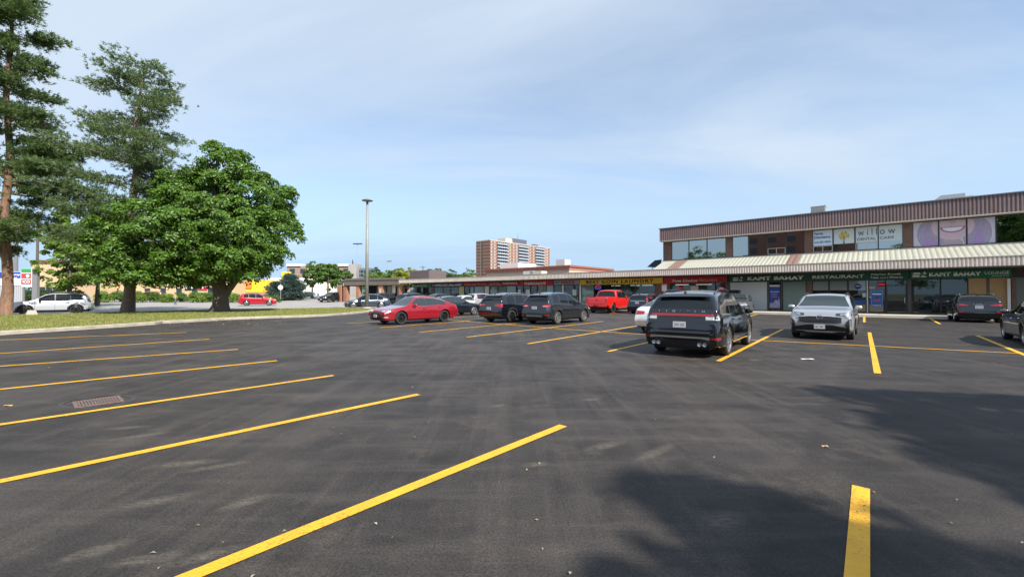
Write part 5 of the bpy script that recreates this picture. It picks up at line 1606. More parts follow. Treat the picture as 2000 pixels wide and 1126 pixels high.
P['top'] = [(0, .9), (.06, 1.1), (.22, 1.2), (.6, 1.25), (1.35, 1.30), (1.48, 1.34), (1.95, 1.75), (2.2, 1.9), (2.7, 1.965), (3.3, 1.96), (3.78, 1.92), (3.86, 1.86), (4.02, 1.40), (4.06, 1.34), (4.3, 1.33), (5.78, 1.33), (5.82, 1.31), (5.85, 1.25)]
P['belt'] = [(0, .85), (.3, 1.1), (1.3, 1.2), (2.6, 1.25), (4.1, 1.29), (5.8, 1.30), (5.85, 1.22)]
P['ws0'], P['ws1'] = 1.45, 2.18; P['rg0'], P['rg1'] = 3.87, 4.03; P['side_glass'] = [(1.9, 2.7), (2.78, 3.7)]; P['seams'] = [1.65, 2.74, 3.85]; P['mirror'] = 1.95
P['sill'] = .42; P['tail'] = .62; P['rails'] = None; P['fin'] = False; P['kr'] = .04; P['crease'] = .95; P['lean'] = .35; P['tum'] = .28; P['tr'] = .88
ramred = paint('paint_bright_red', (0.62, 0.012, 0.010), 0.1, 0.25)
P['mirror_m'] = dark_metal
vehicle('bright red crew cab pickup truck parked in front of the laundry', 'pickup truck', 38, ('RR', 1196, 611.2), P, ramred, rim=rim_b, extras=ex_ram)
# --- black SUV right of the pickup
def ex_crv(k):
    k.sym('tail_lamp', -1, [(y, .95, 1.36) for y in (.70, .76, .80)] + [(k.W / 2 - .03, .95, 1.1)], lamp_r)
    k.patch('chrome_strip', -1, [(y, 1.04, 1.07) for y in k.lin(-.6, .6, 7)], chrome, nz=1, off=.02); k.plate(-1, .9); ex_front(k)
P = suv(4.55, 1.82, 1.65, 2.62, fo=.9, r=.34, clad=.3)
vehicle('black SUV with tall red tail lamps between the red pickup and the white sedan', 'car', 41, ('RL', 1237, 611.5), P, blackp, extras=ex_crv)
# --- white sedan
P = sedan(4.75, 1.84, 1.43, 2.82, fo=.9)
vehicle('white sedan partly hidden behind the large black SUV', 'car', 41, ('RL', 1262, 647), P, paint('paint_white', (0.72, 0.73, 0.74), 0.05, 0.3), extras=lambda k: (ex_rear(k, zc=.86, dz=.09, plate_z=.7), ex_front(k)), glass=car_glass_l)
# --- grey car facing out at the shops
P = suv(4.45, 1.8, 1.6, 2.66, fo=.9, r=.34, rails=None)
vehicle('grey crossover facing the camera at the kerb, partly behind the large black SUV', 'car', 216, ('FL', 1459, 613.3), P, paint('paint_grey', (0.22, 0.22, 0.235), 0.6, 0.28), extras=ex_both)
# --- black SUV at right
def ex_audi(k):
    W = k.W
    k.sym('tail_lamp', -1, [(y, .95, 1.0 + .16 * (y - .4)) for y in k.lin(.42, W / 2 - .02)], lamp_r)
    k.sym('reflector', -1, [(y, .56, .64) for y in k.lin(.62, W / 2 - .05, 4)], lamp_r, nz=1)
    k.patch('chrome_strip', -1, [(y, .55, .565) for y in k.lin(-.6, .6, 7)], chrome, nz=1, off=.02)
    k.badge(-1, 1.04, .12, .1, chrome, 4); k.plate(-1, .87); ex_front(k)
    k.patch('wiper', -1, [(y, 1.14, 1.155) for y in k.lin(-.25, .25, 3)], black_plastic, nz=1, off=.03)
P = suv(4.65, 1.86, 1.60, 2.81, fo=.9, r=.37, rail_m=alu)
vehicle('black SUV with red tail lamps parked nose in by the plywood panels at right', 'car', 41, ('RL', 1868, 627.5), P, blackp, extras=ex_audi, spokes=10)
# --- dark grey sedan cut by the right edge
P = sedan(4.85, 1.86, 1.45, 2.85, fo=.93)
vehicle('dark grey sedan cut off by the right edge of the photo', 'car', 41, ('FL', 1968, 661.5), P, paint('paint_gunmetal', (0.10, 0.105, 0.10), 0.5, 0.28), extras=ex_both)
# --- row at the shops, mostly hidden
P = suv(4.6, 1.85, 1.68, 2.66, r=.35)
vehicle('silver SUV seen from behind at the kerb in front of the pain clinic', 'car', 41, ('at', *[(p.x, p.y) for p in [gp(944, 603)]][0]), P, silver, extras=ex_crv)
P = sedan(4.5, 1.78, 1.46, 2.7)
vehicle('white small car between the black sedan and the silver SUV', 'car', 41, ('at', *[(p.x, p.y) for p in [gp(912, 604)]][0]), P, MATS['paint_white'], extras=ex_both, glass=car_glass_l)
P = suv(4.7, 1.88, 1.7, 2.75)
vehicle('dark blue SUV by the green food shop, roof showing above the red sedan', 'car', 41, ('at', *[(p.x, p.y) for p in [gp(812, 600)]][0]), P, paint('paint_navy', (0.015, 0.022, 0.05), 0.4, 0.25), extras=ex_both)
P = suv(4.5, 1.82, 1.64, 2.66)
vehicle('dark hatchback facing out by the mini mart', 'car', 221, ('at', *[(p.x, p.y) for p in [gp(850, 600)]][0]), P, char, extras=ex_both)
P = sedan(4.6, 1.8, 1.45, 2.7)
vehicle('silver sedan at the kerb hidden behind the black SUV and the charcoal SUV', 'car', 41, ('at', *[(p.x, p.y) for p in [gp(1040, 607)]][0]), P, silver, extras=ex_both, glass=car_glass_l)
P = suv(4.8, 1.9, 1.72, 2.8, rails=(2.1, 4.0))
vehicle('dark SUV whose roof shows just above the charcoal SUV', 'car', 41, ('at', *[(p.x, p.y) for p in [gp(1093, 608)]][0]), P, char, extras=ex_both)
P = suv(4.7, 1.88, 1.7, 2.75)
vehicle('black SUV in the shade behind the porch columns', 'car', 41, ('at', *[(p.x, p.y) for p in [gp(757, 590.5)]][0]), P, blackp, extras=ex_both)
# --- far traffic
P = suv(4.52, 1.84, 1.68, 2.69, fo=.9, r=.35)
vehicle('small red crossover driving on the pale road right of the big maple', 'car', 62, ('RR', 481, 597), P, paint('paint_cherry', (0.42, 0.012, 0.03), 0.3, 0.25), name='moving_car', extras=ex_escape)
P = sedan(4.7, 1.8, 1.43, 2.7)
vehicle('pale blue silver sedan far away on the side road', 'car', 262, ('at', *[(p.x, p.y) for p in [gp(600, 581)]][0]), P, paint('paint_ice', (0.48, 0.55, 0.62), 0.3, 0.3), name='moving_car', extras=ex_both)
P = suv(4.6, 1.84, 1.68, 2.69)
vehicle('distant black car parked before the blue spruce', 'car', 150, ('at', *[(p.x, p.y) for p in [gp(570, 580)]][0]), P, blackp, extras=ex_both)
vehicle('distant dark car left of the porch wing', 'car', 200, ('at', *[(p.x, p.y) for p in [gp(647, 583)]][0]), P, char, extras=ex_both)
vehicle('distant red car behind the hedge left of the maple trunk', 'car', 250, ('at', -70.4, 82), P, paint('paint_orange_red', (0.6, 0.06, 0.02), 0.1, 0.3), extras=ex_both)

# ------------------------------------------------------------------ trees
bark_d = mat('bark_dark', (0.075, 0.058, 0.05), 0.95, vscale=5, col2=(0.14, 0.11, 0.09), bump=1.0, bscale=9, stretch=(3, 3, .6))
bark_o = mat('bark_orange', (0.10, 0.07, 0.055), 0.95, vscale=3, col2=(0.27, 0.14, 0.08), bump=1.0, bscale=9, stretch=(3, 3, .8))
def rot_frames(n, dirs, r):
    """orthonormal frames whose normal is dirs, with a random spin"""
    a = np.cross(dirs, np.array([0.13, 0.31, 0.94])); a /= np.linalg.norm(a, axis=1)[:, None] + 1e-9
    b = np.cross(dirs, a); t = r.uniform(0, 2 * PI, n)
    return a * np.cos(t)[:, None] + b * np.sin(t)[:, None], -a * np.sin(t)[:, None] + b * np.cos(t)[:, None]
def leaf_cards(centers, normals, size, r, aspect=0.62):
    """folded leaf: four points, two triangles"""
    n = len(centers)
    A, B_ = rot_frames(n, normals, r)
    s = size * r.uniform(0.6, 1.3, n)[:, None]
    w_ = s * aspect * 0.5
    fold = normals * s * 0.16
    V = np.stack([centers - A * s * .5, centers + B_ * w_ + fold, centers + A * s * .5, centers - B_ * w_ + fold], 1)
    Q = np.arange(4 * n).reshape(-1, 4)
    T = np.concatenate([Q[:, [0, 1, 2]], Q[:, [0, 2, 3]]])
    return V.reshape(-1, 3), T
def clump_leaves(cl, per, size, r, droop=0.5):
    """cl: list of (center, radius, outward). leaves on the upper shell of each clump, tips hanging"""
    C = []; NN = []
    for c, rad, ow in cl:
        d = r.normal(0, 1, (per, 3)); d += np.array(ow) * 0.9 + np.array([0, 0, .7]); d /= np.linalg.norm(d, axis=1)[:, None]
        q = rad * r.uniform(.62, 1.06, per)[:, None]
        p = np.array(c) + d * q * np.array([1, 1, .62])
        nn = d * 0.6 + np.array([0, 0, .35]) + np.array(ow) * droop * .6 + r.normal(0, .38, (per, 3))
        C.append(p); NN.append(nn)
    C = np.concatenate(C); NN = np.concatenate(NN); NN /= np.linalg.norm(NN, axis=1)[:, None]
    return leaf_cards(C, NN, size, r)
def ell_clumps(ells, n, rad, r):
    """clump centres spread near the outside of a set of ellipsoids"""
    out_ = []
    vol = np.array([(e[3] * e[4] * e[5]) ** .67 for e in ells]); vol /= vol.sum()
    for k in range(n):
        e = ells[r.choice(len(ells), p=vol)]
        d = r.normal(0, 1, 3); d /= np.linalg.norm(d)
        q = r.uniform(.40, 1.16) ** .6
        c = np.array(e[:3]) + d * q * np.array(e[3:6])
        ow = d.copy(); ow[2] *= .3
        out_.append((c, rad * r.uniform(.6, 1.25), ow))
    return out_
def branch(mb, p0, p1, r0, r1, r, sag=0.0, n=5):
    pts = []; rad = []
    p0 = np.array(p0, float); p1 = np.array(p1, float); ln = np.linalg.norm(p1 - p0)
    for k in range(n + 1):
        t = k / n; p = p0 + (p1 - p0) * t + r.normal(0, .03, 3) * ln * (0 < k < n) + np.array([0, 0, sag * ln * t * (1 - t)])
        pts.append(tuple(p)); rad.append(r0 + (r1 - r0) * t)
    mb.path(pts, rad, 7)
def broadleaf(name, label, base, h, R, trunk_r, n, per, size, m, seed, bottom=.25, group=None, cat='tree', bark=None, ells=None, clump=.9, z=0):
    r = np.random.default_rng(seed)
    t = empty(name, (base[0], base[1], z + gh(base[1])), 0, label, cat, group)
    if ells is None:
        c = h * (bottom + 1) / 2; rz = h * (1 - bottom) / 2
        ells = [(0, 0, c, R * .85, R * .85, rz)]
        for k in range(5):
            a = r.uniform(0, 2 * PI); q = R * r.uniform(.3, .55)
            ells.append((q * math.cos(a), q * math.sin(a), c + rz * r.uniform(-.5, .45), R * .55, R * .55, rz * .5))
    cl = ell_clumps(ells, n, clump, r)
    cl = [(np.array([c[0], c[1], max(c[2], h * bottom * .6)]), a, b) for c, a, b in cl]
    V, T = clump_leaves(cl, per, size, r)
    np_mesh('crown', V, T, m, t)
    mb = MB()
    top = (0.1 * R, 0, h * .72)
    mb.path([(0, 0, -.1), (0, 0, .15 * trunk_r + .1), (0.02, 0, h * bottom), (.1, .05, h * .45), top], [trunk_r * 1.5, trunk_r * 1.08, trunk_r * .85, trunk_r * .5, trunk_r * .12], 10)
    for k in range(max(5, n // 14)):
        c, a, b = cl[k * 7 % n]
        z0 = h * bottom + (c[2] - h * bottom) * .3; z0 = max(z0, h * bottom * .8)
        branch(mb, (0.03, 0, z0), c, trunk_r * .34, trunk_r * .05, r, .1)
    mb.build('trunk', bark or bark_d, t, smooth=True)
    return t

# the big maple
mleaf = leaf_mat('maple_leaves', (0.05, 0.115, 0.016), (0.135, 0.25, 0.035), 0.4, 0.36, (0.19, 0.31, 0.06))
mb_ = gp(431, 612); yaw = math.atan2(mb_.x, mb_.y)
rv = np.array([math.cos(yaw), -math.sin(yaw)])      # to the right as seen
fv = np.array([math.sin(yaw), math.cos(yaw)])       # away
Y0 = mb_.y
def px2loc(px, py, away=0.0):
    lat = (px - 431) / (826 / (Y0 * math.cos(yaw)))
    return lat, CAM_H + (574 - py) * Y0 / 826
ml = [(432, 335, 48, 46), (395, 400, 88, 52), (495, 400, 62, 42), (548, 410, 38, 34), (585, 432, 14, 16), (570, 372, 14, 10), (385, 362, 44, 34), (472, 328, 30, 28), (345, 372, 30, 24), (520, 352, 20, 14), (470, 470, 110, 70), (385, 480, 110, 80), (310, 470, 84, 60), (250, 505, 52, 45), (345, 522, 100, 36), (450, 522, 90, 33), (555, 375, 25, 22), (500, 345, 30, 25), (285, 548, 60, 18), (400, 546, 60, 14)]
ells = []
sx_ = 826 / (Y0 * math.cos(yaw)); sz_ = 826 / Y0
for i, (px, py, rx, ry) in enumerate(ml):
    lat, z_ = px2loc(px, py)
    aw = 1.3 * math.sin(i * 2.4)
    ells.append((lat, aw, z_, rx / sx_, max(1.2, min(5.5, rx / sx_ * 1.15)), ry / sz_))
r = np.random.default_rng(11)
mt = empty('maple_tree', (mb_.x, mb_.y, .1), -yaw, 'wide dense green maple with short dark forked trunk on the grass island', 'tree')
cl = ell_clumps(ells, 900, .78, r)
cl = [(np.array([c[0], c[1], max(c[2], 2.3)]), a, b) for c, a, b in cl]
V, T = clump_leaves(cl, 125, .235, r)
np_mesh('crown', V, T, mleaf, mt)
mb = MB()
mb.path([(-.1, 0, -.15), (-.05, 0, .1), (0, 0, .6), (0, 0, 1.4), (-.15, 0, 2.4), (-.5, .2, 4.5), (-.8, .1, 7.5), (-.4, 0, 11)], [.95, .78, .6, .52, .5, .36, .22, .06], 16)
mb.path([(.1, 0, 1.1), (.5, -.1, 1.9), (1.0, -.2, 2.6), (1.9, -.3, 4.0), (3.4, -.2, 6.0)], [.34, .32, .24, .18, .08], 12)
mb.path([(1.0, -.2, 2.55), (1.25, -.25, 2.6), (1.45, -.3, 2.75)], [.17, .15, .13], 10)
for k in range(46):
    c, a, b = cl[k * 16]
    branch(mb, (-.3, 0, 2.2 + .35 * max(0, c[2] - 2.2)), c, .13, .02, r, .12)
mb.build('trunk', bark_d, mt, smooth=True)

# pines
pneedle = leaf_mat('pine_needles', (0.05, 0.095, 0.03), (0.14, 0.21, 0.06), 0.35, 0.55)
pneedle2 = leaf_mat('pine_needles_grey', (0.075, 0.125, 0.05), (0.18, 0.25, 0.10), 0.35, 0.55)
def tufts(P, D, r, ln=.24, k=9, wd=.03):
    n = len(P)
    V = np.zeros((n, k, 3, 3))
    for i in range(k):
        d = D + r.normal(0, .62, (n, 3)) + np.array([0, 0, .25]); d /= np.linalg.norm(d, axis=1)[:, None]
        s = np.cross(d, r.normal(0, 1, (n, 3))); s /= np.linalg.norm(s, axis=1)[:, None] + 1e-9
        L_ = ln * r.uniform(.6, 1.2, n)[:, None]; o_ = P + r.normal(0, .05, (n, 3))
        V[:, i, 0] = o_ - s * wd; V[:, i, 1] = o_ + s * wd; V[:, i, 2] = o_ + d * L_
    return V.reshape(-1, 3), np.arange(n * k * 3).reshape(-1, 3)
def pine(name, label, base, h, prof, seed, m, tr=.38, z0=3.0, nb=70, lean=(0, 0), bark=None, dens=1.0, yaw=0, side=None, cat='tree', ln=.24):
    """prof(zfrac) -> branch length; side(angle, z) scales it"""
    r = np.random.default_rng(seed)
    t = empty(name, (base[0], base[1], gh(base[1]) + .1), -yaw, label, cat)
    mb = MB()
    ax = lambda z_: np.array([lean[0] * (z_ / h) ** 1.5 + .12 * math.sin(z_ * .7), lean[1] * z_ / h + .1 * math.cos(z_ * .5), z_])
    n = 14
    mb.path([(0, 0, -.2)] + [tuple(ax(h * k / n)) for k in range(n + 1)], [tr * 1.5, tr * 1.25] + [max(.03, tr * (1 - k / n) ** .75) for k in range(1, n + 1)], 12)
    P = []; D = []
    zz = z0; k = 0
    while zz < h - .3:
        for q in range(int(r.integers(2, 5))):
            a = r.uniform(0, 2 * PI); f = (zz - z0) / (h - z0)
            ln_ = prof(f) * r.uniform(.55, 1.12)
            if side: ln_ *= side(a, zz)
            if ln_ < .35: continue
            up = .12 + .5 * f + r.normal(0, .08)
            st_ = ax(zz); dr = np.array([math.cos(a), math.sin(a), 0.0])
            end = st_ + dr * ln_ + np.array([0, 0, up * ln_ * .45])
            br = max(.02, .055 * ln_ / 3 * (1.2 - f))
            branch(mb, st_, end, br, .012, r, -.10, 4)
            m_ = max(3, int(ln_ * 3.6))
            for w_ in range(m_):
                tpos = .28 + .74 * (w_ + r.uniform(0, 1)) / m_
                c = st_ + (end - st_) * tpos + np.array([0, 0, -.10 * ln_ * tpos * (1 - tpos) * 1])
                sp = (.30 + .13 * ln_ * (1 - abs(tpos - .6))) * r.uniform(.7, 1.35); c = c + r.normal(0, .22 + .05 * ln_, 3) * np.array([1, 1, .35])
                nt_ = int(28 * dens)
                off = r.normal(0, 1, (nt_, 3)) * np.array([sp, sp, .20]) * .62
                off[:, 2] += .12 - .10 * (np.hypot(off[:, 0], off[:, 1]) / sp)
                P.append(c + off); dd = off * .6 + dr * .5; D.append(dd)
        zz += r.uniform(.30, .80) * (1 + .5 * (h / 20 - 1))
    P = np.concatenate(P); D = np.concatenate(D); D /= np.linalg.norm(D, axis=1)[:, None] + 1e-9
    V, T = tufts(P, D, r, ln)
    np_mesh('crown', V, T, m, t)
    mb.build('trunk', bark or bark_d, t, smooth=True)
    return t
def pl(pts):
    f = lambda x: float(np.interp(x, [p[0] for p in pts], [p[1] for p in pts])); return f
b2 = gp(249, 613); yw = math.atan2(b2.x, b2.y)
pine('pine_tree', 'tall open scots pine with bare upper trunk behind the maple', (b2.x, b2.y), 20.6, pl([(0, 4.0), (.25, 4.5), (.5, 4.5), (.62, 4.2), (.8, 3.4), (.92, 2.9), (1, 1.5)]), 25, pneedle2, tr=.40, z0=3.6, lean=(.75, 0), bark=mat('bark_grey_brown', (0.13, 0.10, 0.085), 0.95, vscale=4, col2=(0.28, 0.20, 0.16), bump=1.0, bscale=9, stretch=(3, 3, .8)), dens=.55, yaw=yw,
     side=lambda a, z_: 1.0 + .20 * math.sin(2 * a + z_ * 1.3) + .16 * math.sin(5 * a + z_) + (.1 if math.cos(a) < 0 and z_ < 11 else 0) - (.25 if 9.5 < z_ < 11.3 and math.cos(a) > 0 else 0))
b1 = gp(10, 618); yw1 = math.atan2(b1.x, b1.y)
pine('pine_tree', 'tall pine cut by the left edge of the photo, sunlit orange trunk', (b1.x, b1.y), 27, pl([(0, 1.8), (.12, 2.4), (.25, 3.0), (.5, 2.7), (.75, 2.1), (1, .9)]), 22, pneedle, tr=.30, z0=4.6, bark=bark_o, dens=.78, side=lambda a, z_: 1.0 + .3 * math.sin(2 * a + z_ * .8), yaw=yw1)

# trees behind the camera that throw the shade on the asphalt at lower right
for (x, y, h_, R_, lab) in ((10.0, -9.6, 13.4, 3.0, 'leafy tree behind the viewer at right, shading the near asphalt'), (14.8, -6.4, 13.6, 2.9, 'second leafy tree behind the viewer, further right')):
    broadleaf('shade_tree', lab, (x, y), h_, R_, .22, 420, 70, .40, mleaf, int(x * 10), bottom=.18, clump=.8)

# background trees and shrubs
g_mid = leaf_mat('leaves_mid', (0.04, 0.09, 0.015), (0.12, 0.22, 0.04), 0.35, 0.5)
g_bright = leaf_mat('leaves_bright', (0.08, 0.15, 0.02), (0.22, 0.33, 0.05), 0.4, 0.5)
g_dark = leaf_mat('leaves_dark', (0.02, 0.05, 0.012), (0.06, 0.12, 0.025), 0.3, 0.5)
g_yel = leaf_mat('leaves_yellow', (0.16, 0.20, 0.03), (0.40, 0.42, 0.06), 0.4, 0.5)
def bg_tree(px, top, half, Y, m, label, n=60, per=60, size=.5, bottom=.2, name='tree', base_py=None, seed=None):
    """tree at depth Y whose crown spans half pixels each way and reaches up to top"""
    a = (px - 1000) / 826; x = a * Y
    h = CAM_H + (574 - top) * Y / 826 - gh(Y)
    R = half * Y * math.cos(math.atan(a)) / 826
    return broadleaf(name, label, (x, Y), h, R, .02 * h + .05, n, per, size, m, seed or int(px), bottom=bottom, clump=max(.5, R * .24))
bg_tree(135, 405, 68, 52, g_bright, 'bright feathery green tree between the two pines', 130, 90, .34, .12)
bg_tree(190, 430, 60, 56, g_mid, 'mid green tree behind the tall pine trunk', 110, 80, .36, .12)
bg_tree(610, 512, 25, 92, g_mid, 'small round street tree left of the porch wing, lighter one', 60, 60, .45, .3)
bg_tree(640, 512, 27, 86, g_mid, 'darker small street tree touching the left end of the porch wing', 70, 60, .45, .25)
bg_tree(668, 520, 20, 110, g_mid, 'tree top showing over the left end of the porch roof', 40, 50, .5, .3)
for i, (px, top, half, Y, m, lab) in enumerate([
    (733, 524, 18, 150, g_dark, 'grey green tree over the porch roof right of the lamp post'), (757, 528, 16, 150, g_mid, 'low green tree between the lamp post and the yellow tree'),
    (778, 523, 17, 160, g_dark, 'dark tree left of the yellow green tree'), (786, 526, 17, 120, g_yel, 'yellow green tree left of the brown rooftop box'), (803, 517, 12, 150, g_yel, 'pale yellow tree top behind the rooftop box'),
    (850, 524, 14, 170, g_mid, 'tree right of the brown rooftop box'), (872, 527, 16, 170, g_dark, 'second tree right of the brown rooftop box'), (893, 529, 13, 170, g_mid, 'third tree right of the brown rooftop box'), (918, 530, 12, 160, g_bright, 'small tree just left of the brick tower'),
    (735, 535, 25, 140, g_bright, 'light green low tree behind the porch roof'), (552, 556, 20, 84, g_dark, 'dark shrubby tree behind the spruce')]):
    bg_tree(px, top, half * 1.35, Y, m, lab, 110, 50, .6, .02, seed=100 + i)
for i in range(11):
    bg_tree(722 + i * 20 + 5 * math.sin(i * 2.3), 530.5 + 3 * math.sin(i * 1.7), 19, 205 + 6 * (i % 3), (g_mid, g_dark, g_mid, g_bright)[i % 4], 'distant tree in the line beyond the low roof, ' + ['first', 'second', 'third', 'fourth', 'fifth', 'sixth', 'seventh', 'eighth', 'ninth', 'tenth', 'eleventh'][i] + ' from the lamp post', 70, 50, .8, .0, seed=300 + i)
# blue spruces
spruce_m = leaf_mat('spruce_needles', (0.03, 0.06, 0.05), (0.09, 0.14, 0.12), 0.1, 0.6)
for px, top, Y, R, lab in ((568, 534, 82, 3.2, 'blue spruce left of the white wall'), (545, 545, 80, 2.8, 'shorter blue spruce hidden under the maple')):
    a = (px - 1000) / 826
    pine('spruce_tree', lab, (a * Y, Y), CAM_H + (574 - top) * Y / 826 - gh(Y), pl([(0, R), (.5, R * .6), (1, .15)]), int(px), spruce_m, tr=.15, z0=.3, dens=.8, ln=.4)
# shrubs and hedges beyond the road
def shrub(px, top, half, Y, label, m=g_mid, n=60, per=60):
    a = (px - 1000) / 826; h = CAM_H + (574 - top) * Y / 826 - gh(Y); R = half * Y * math.cos(math.atan(a)) / 826
    r = np.random.default_rng(int(px * 7 + top)); t = empty('shrub', (a * Y, Y, gh(Y)), 0, label, 'shrub')
    cl = []
    for k in range(n):
        aa = r.uniform(0, 2 * PI); q = math.sqrt(r.uniform(0, 1)) * .85
        cl.append((np.array([R * q * math.cos(aa), R * q * .6 * math.sin(aa), h * math.sqrt(1 - q * q * .8) * r.uniform(.12, .78)]), h * .34, np.array([math.cos(aa) * .6, math.sin(aa) * .6, .2])))
    V, T = clump_leaves(cl, per, .2, r, .2)
    V[:, 2] = np.maximum(V[:, 2], .02)
    np_mesh('foliage', V, T, m, t)
    mb = MB()
    for k in range(5): mb.tube((0, 0, 0), (R * .4 * math.cos(k * 1.3), R * .25 * math.sin(k * 1.3), h * .5), .04, .02, 6)
    mb.build('stem', bark_d, t)
shrub(80, 556, 42, 55, 'clipped dark green hedge behind the roof of the white SUV', g_dark, 60, 90)
for i, (px, top, half) in enumerate([(203, 567, 18), (235, 566, 20), (268, 567, 16), (300, 570, 16), (328, 572, 14), (352, 571, 13), (385, 568, 17), (408, 569, 14), (455, 571, 16), (482, 573, 12), (515, 575, 14), (537, 576, 12)]):
    shrub(px, top - 1, half, 71 + 2 * (i % 2), ['round', 'low', 'spreading'][i % 3] + ' green shrub along the far side of the road, ' + ['first', 'second', 'third', 'fourth', 'fifth', 'sixth', 'seventh', 'eighth', 'ninth', 'tenth', 'eleventh', 'twelfth'][i] + ' from the left', g_mid if i % 2 else g_bright)

# ------------------------------------------------------------------ buildings in the distance
tan_b = mat('tan_stucco', (0.55, 0.40, 0.24), 0.85, var=0.08, vscale=.3)
def boxthing(name, label, px0, px1, top, Y, m, dep=12, cat='building', bot=None):
    x0, x1 = (px0 - 1000) / 826 * Y, (px1 - 1000) / 826 * Y
    h = CAM_H + (574 - top) * Y / 826
    t = empty(name, (x0, Y, 0), 0, label, cat)
    MB().box(0, x1 - x0, 0, dep, 0, h).build('wall', m, t)
    return t, x1 - x0, h
def cells(t, wd, n, z0, z1, m, fill=.6, name='window', x0=0, y=-.02):
    p = wd / n
    for k in range(n):
        f = MB().box(x0 + k * p + p * (1 - fill) / 2, x0 + k * p + p * (1 + fill) / 2, y - .03, -.002, z0, z1).build(name, trim_dark, t)
        MB().box(x0 + k * p + p * (1 - fill) / 2 + .06, x0 + k * p + p * (1 + fill) / 2 - .06, y - .04, y - .031, z0 + .06, z1 - .06).build('pane', m, f)
wg = mat('far_glass', (0.03, 0.04, 0.05), 0.1)
t, wd, h = boxthing('office_block', 'tan two storey block with dark window band behind the white SUV', 62, 135, 513, 82, tan_b)
MB().box(-.2, wd + .2, -.3, .2, h, h + .5).build('roof_edge', mat('roof_brown', (0.2, 0.09, 0.06), 0.7), t)
cells(t, wd * .75, 4, 1.9, 3.0, wg, .9)
t, wd, h = boxthing('shop_building', 'long low tan shop building behind the shrubs', 180, 458, 546, 92, tan_b)
cells(t, wd, 9, 1.2, 2.9, wg, .35)
MB().box(0, wd, -.25, -.002, h - .5, h).build('cornice', mat('pale_cornice', (0.62, 0.56, 0.45), 0.8), t)
for a_, b_, m_ in ((362, 380, bl), (388, 405, rl)):
    xa, xb = (a_ - 180) / 826 * 92, (b_ - 180) / 826 * 92
    s_ = MB().box(xa, xb, -.2, -.08, CAM_H + (574 - 566) * 92 / 826, CAM_H + (574 - 550) * 92 / 826).build('wall_poster', m_, t)
    for q in range(3): MB().box(xa + .25 + q * (xb - xa - .3) / 3, xa + .1 + (q + .8) * (xb - xa - .3) / 3 + .1, -.22, -.201, 2.8, 3.7).build('print_block', wl, s_)
t, wd, h = boxthing('shop_building', 'bright yellow fronted shop right of the maple trunk', 462, 522, 547, 96, mat('shop_yellow', (0.85, 0.55, 0.03), 0.6))
MB().box(-.1, wd + .1, -.2, -.002, 1.3, 2.1).build('base_band', mat('base_brown', (0.4, 0.22, 0.1), 0.7), t)
MB().box(wd * .28, wd * .5, -.22, -.01, 2.9, 4.6).build('sign_panel', mat('orange_panel', (0.6, 0.2, 0.05), 0.6), t)
t, wd, h = boxthing('store_building', 'big white walled store behind the small street trees', 520, 655, 542, 135, mat('store_white', (0.72, 0.68, 0.60), 0.8))
MB().box((.23) * wd, .36 * wd, -.3, -.01, 6.6, 8.7).build('yellow_sign', mat('shop_yellow', (0.85, 0.55, 0.03), 0.6), t)
MB().box((.25) * wd, .34 * wd, -.4, -.301, 5.6, 7.3).build('orange_sign', mat('orange_panel2', (0.75, 0.14, 0.04), 0.6), t)
bt = mat('brown_stone', (0.30, 0.21, 0.17), 0.85)
t, wd, h = boxthing('store_building', 'brown brick retail block with white topped parapets in the distance', 560, 686, 519, 180, bt)
for a_, b_ in ((.0, .22), (.42, .62), (.8, 1.02)):
    MB().box(a_ * wd, b_ * wd, -.6, 4, h - .1, h + .9).build('white_parapet', white_paint, t)
cells(t, wd, 6, h - 3.2, h - 1.2, wg, .5)
t, wd, h = boxthing('tower_block', 'grey stone stair tower with antenna behind the porch roof', 680, 696, 515, 165, mat('grey_block', (0.34, 0.32, 0.31), 0.85, var=.1, vscale=.5), 6)
MB().tube((wd * .3, 2, h), (wd * .3, 2, h + 2), .3, .06).build('antenna', dark_metal, t)
t, wd, h = boxthing('office_block', 'blue grey glass fronted block beside the grey stair tower', 696.5, 724, 523, 168, mat('blue_grey_wall', (0.13, 0.18, 0.21), 0.4))
cells(t, wd, 4, h - 3.4, h - 2.4, wg, .85); cells(t, wd, 4, h - 1.9, h - .9, wg, .85)
# tan building with red cornice behind the strip
cx_, cy_ = (1112 - 1000) / 826 * 75, 75
t = empty('store_building', (cx_, cy_, 0), -TH, 'tan store with dark red cornice rising behind the pharmacy roof', 'building')
ht = 6.75; L1, L2 = 20.6, 16
MB().box(-L1, 0, 0, L2, 0, ht - .8).build('wall', mat('tan_wall', (0.50, 0.38, 0.29), 0.85, var=.06, vscale=.3), t)
rc = mat('red_cornice', (0.26, 0.085, 0.06), 0.7)
MB().box(-L1 - .1, .1, -.1, L2 + .1, ht - .8, ht - .35).build('cornice', mat('cornice_dusty', (0.40, 0.17, 0.13), 0.7), t)
MB().box(-L1 - .3, .3, -.3, L2 + .3, ht - .349, ht).build('cornice_cap', rc, t)
MB().box(-L1 + 2, -L1 + 7, 2, 8, ht, ht + 1.2).build('white_parapet', white_paint, t)
MB().box(-5, -3, 3, 5, ht, ht + 1.4).build('roof_unit', hvl, t)
for px, py0, w_ in ((1031, 529, 1.9), (1046, 529, 2.2)):
    D_ = 50; u = pu(px, D_); tt = empty('rooftop_unit', fp(u, D_, 3.8), -TH, ('pale' if px == 1031 else 'cream') + ' box unit on the low roof above the pharmacy', 'rooftop unit')
    MB().box(-w_ / 2, w_ / 2, 0, 1.4, 0, pz(px, py0, D_) - 3.8).build('cabinet', hvl if px == 1031 else trim_light, tt)
    MB().box(-w_ / 2 + .15, w_ / 2 - .15, -.02, -.001, .2, .6).build('louvre', hv, tt)

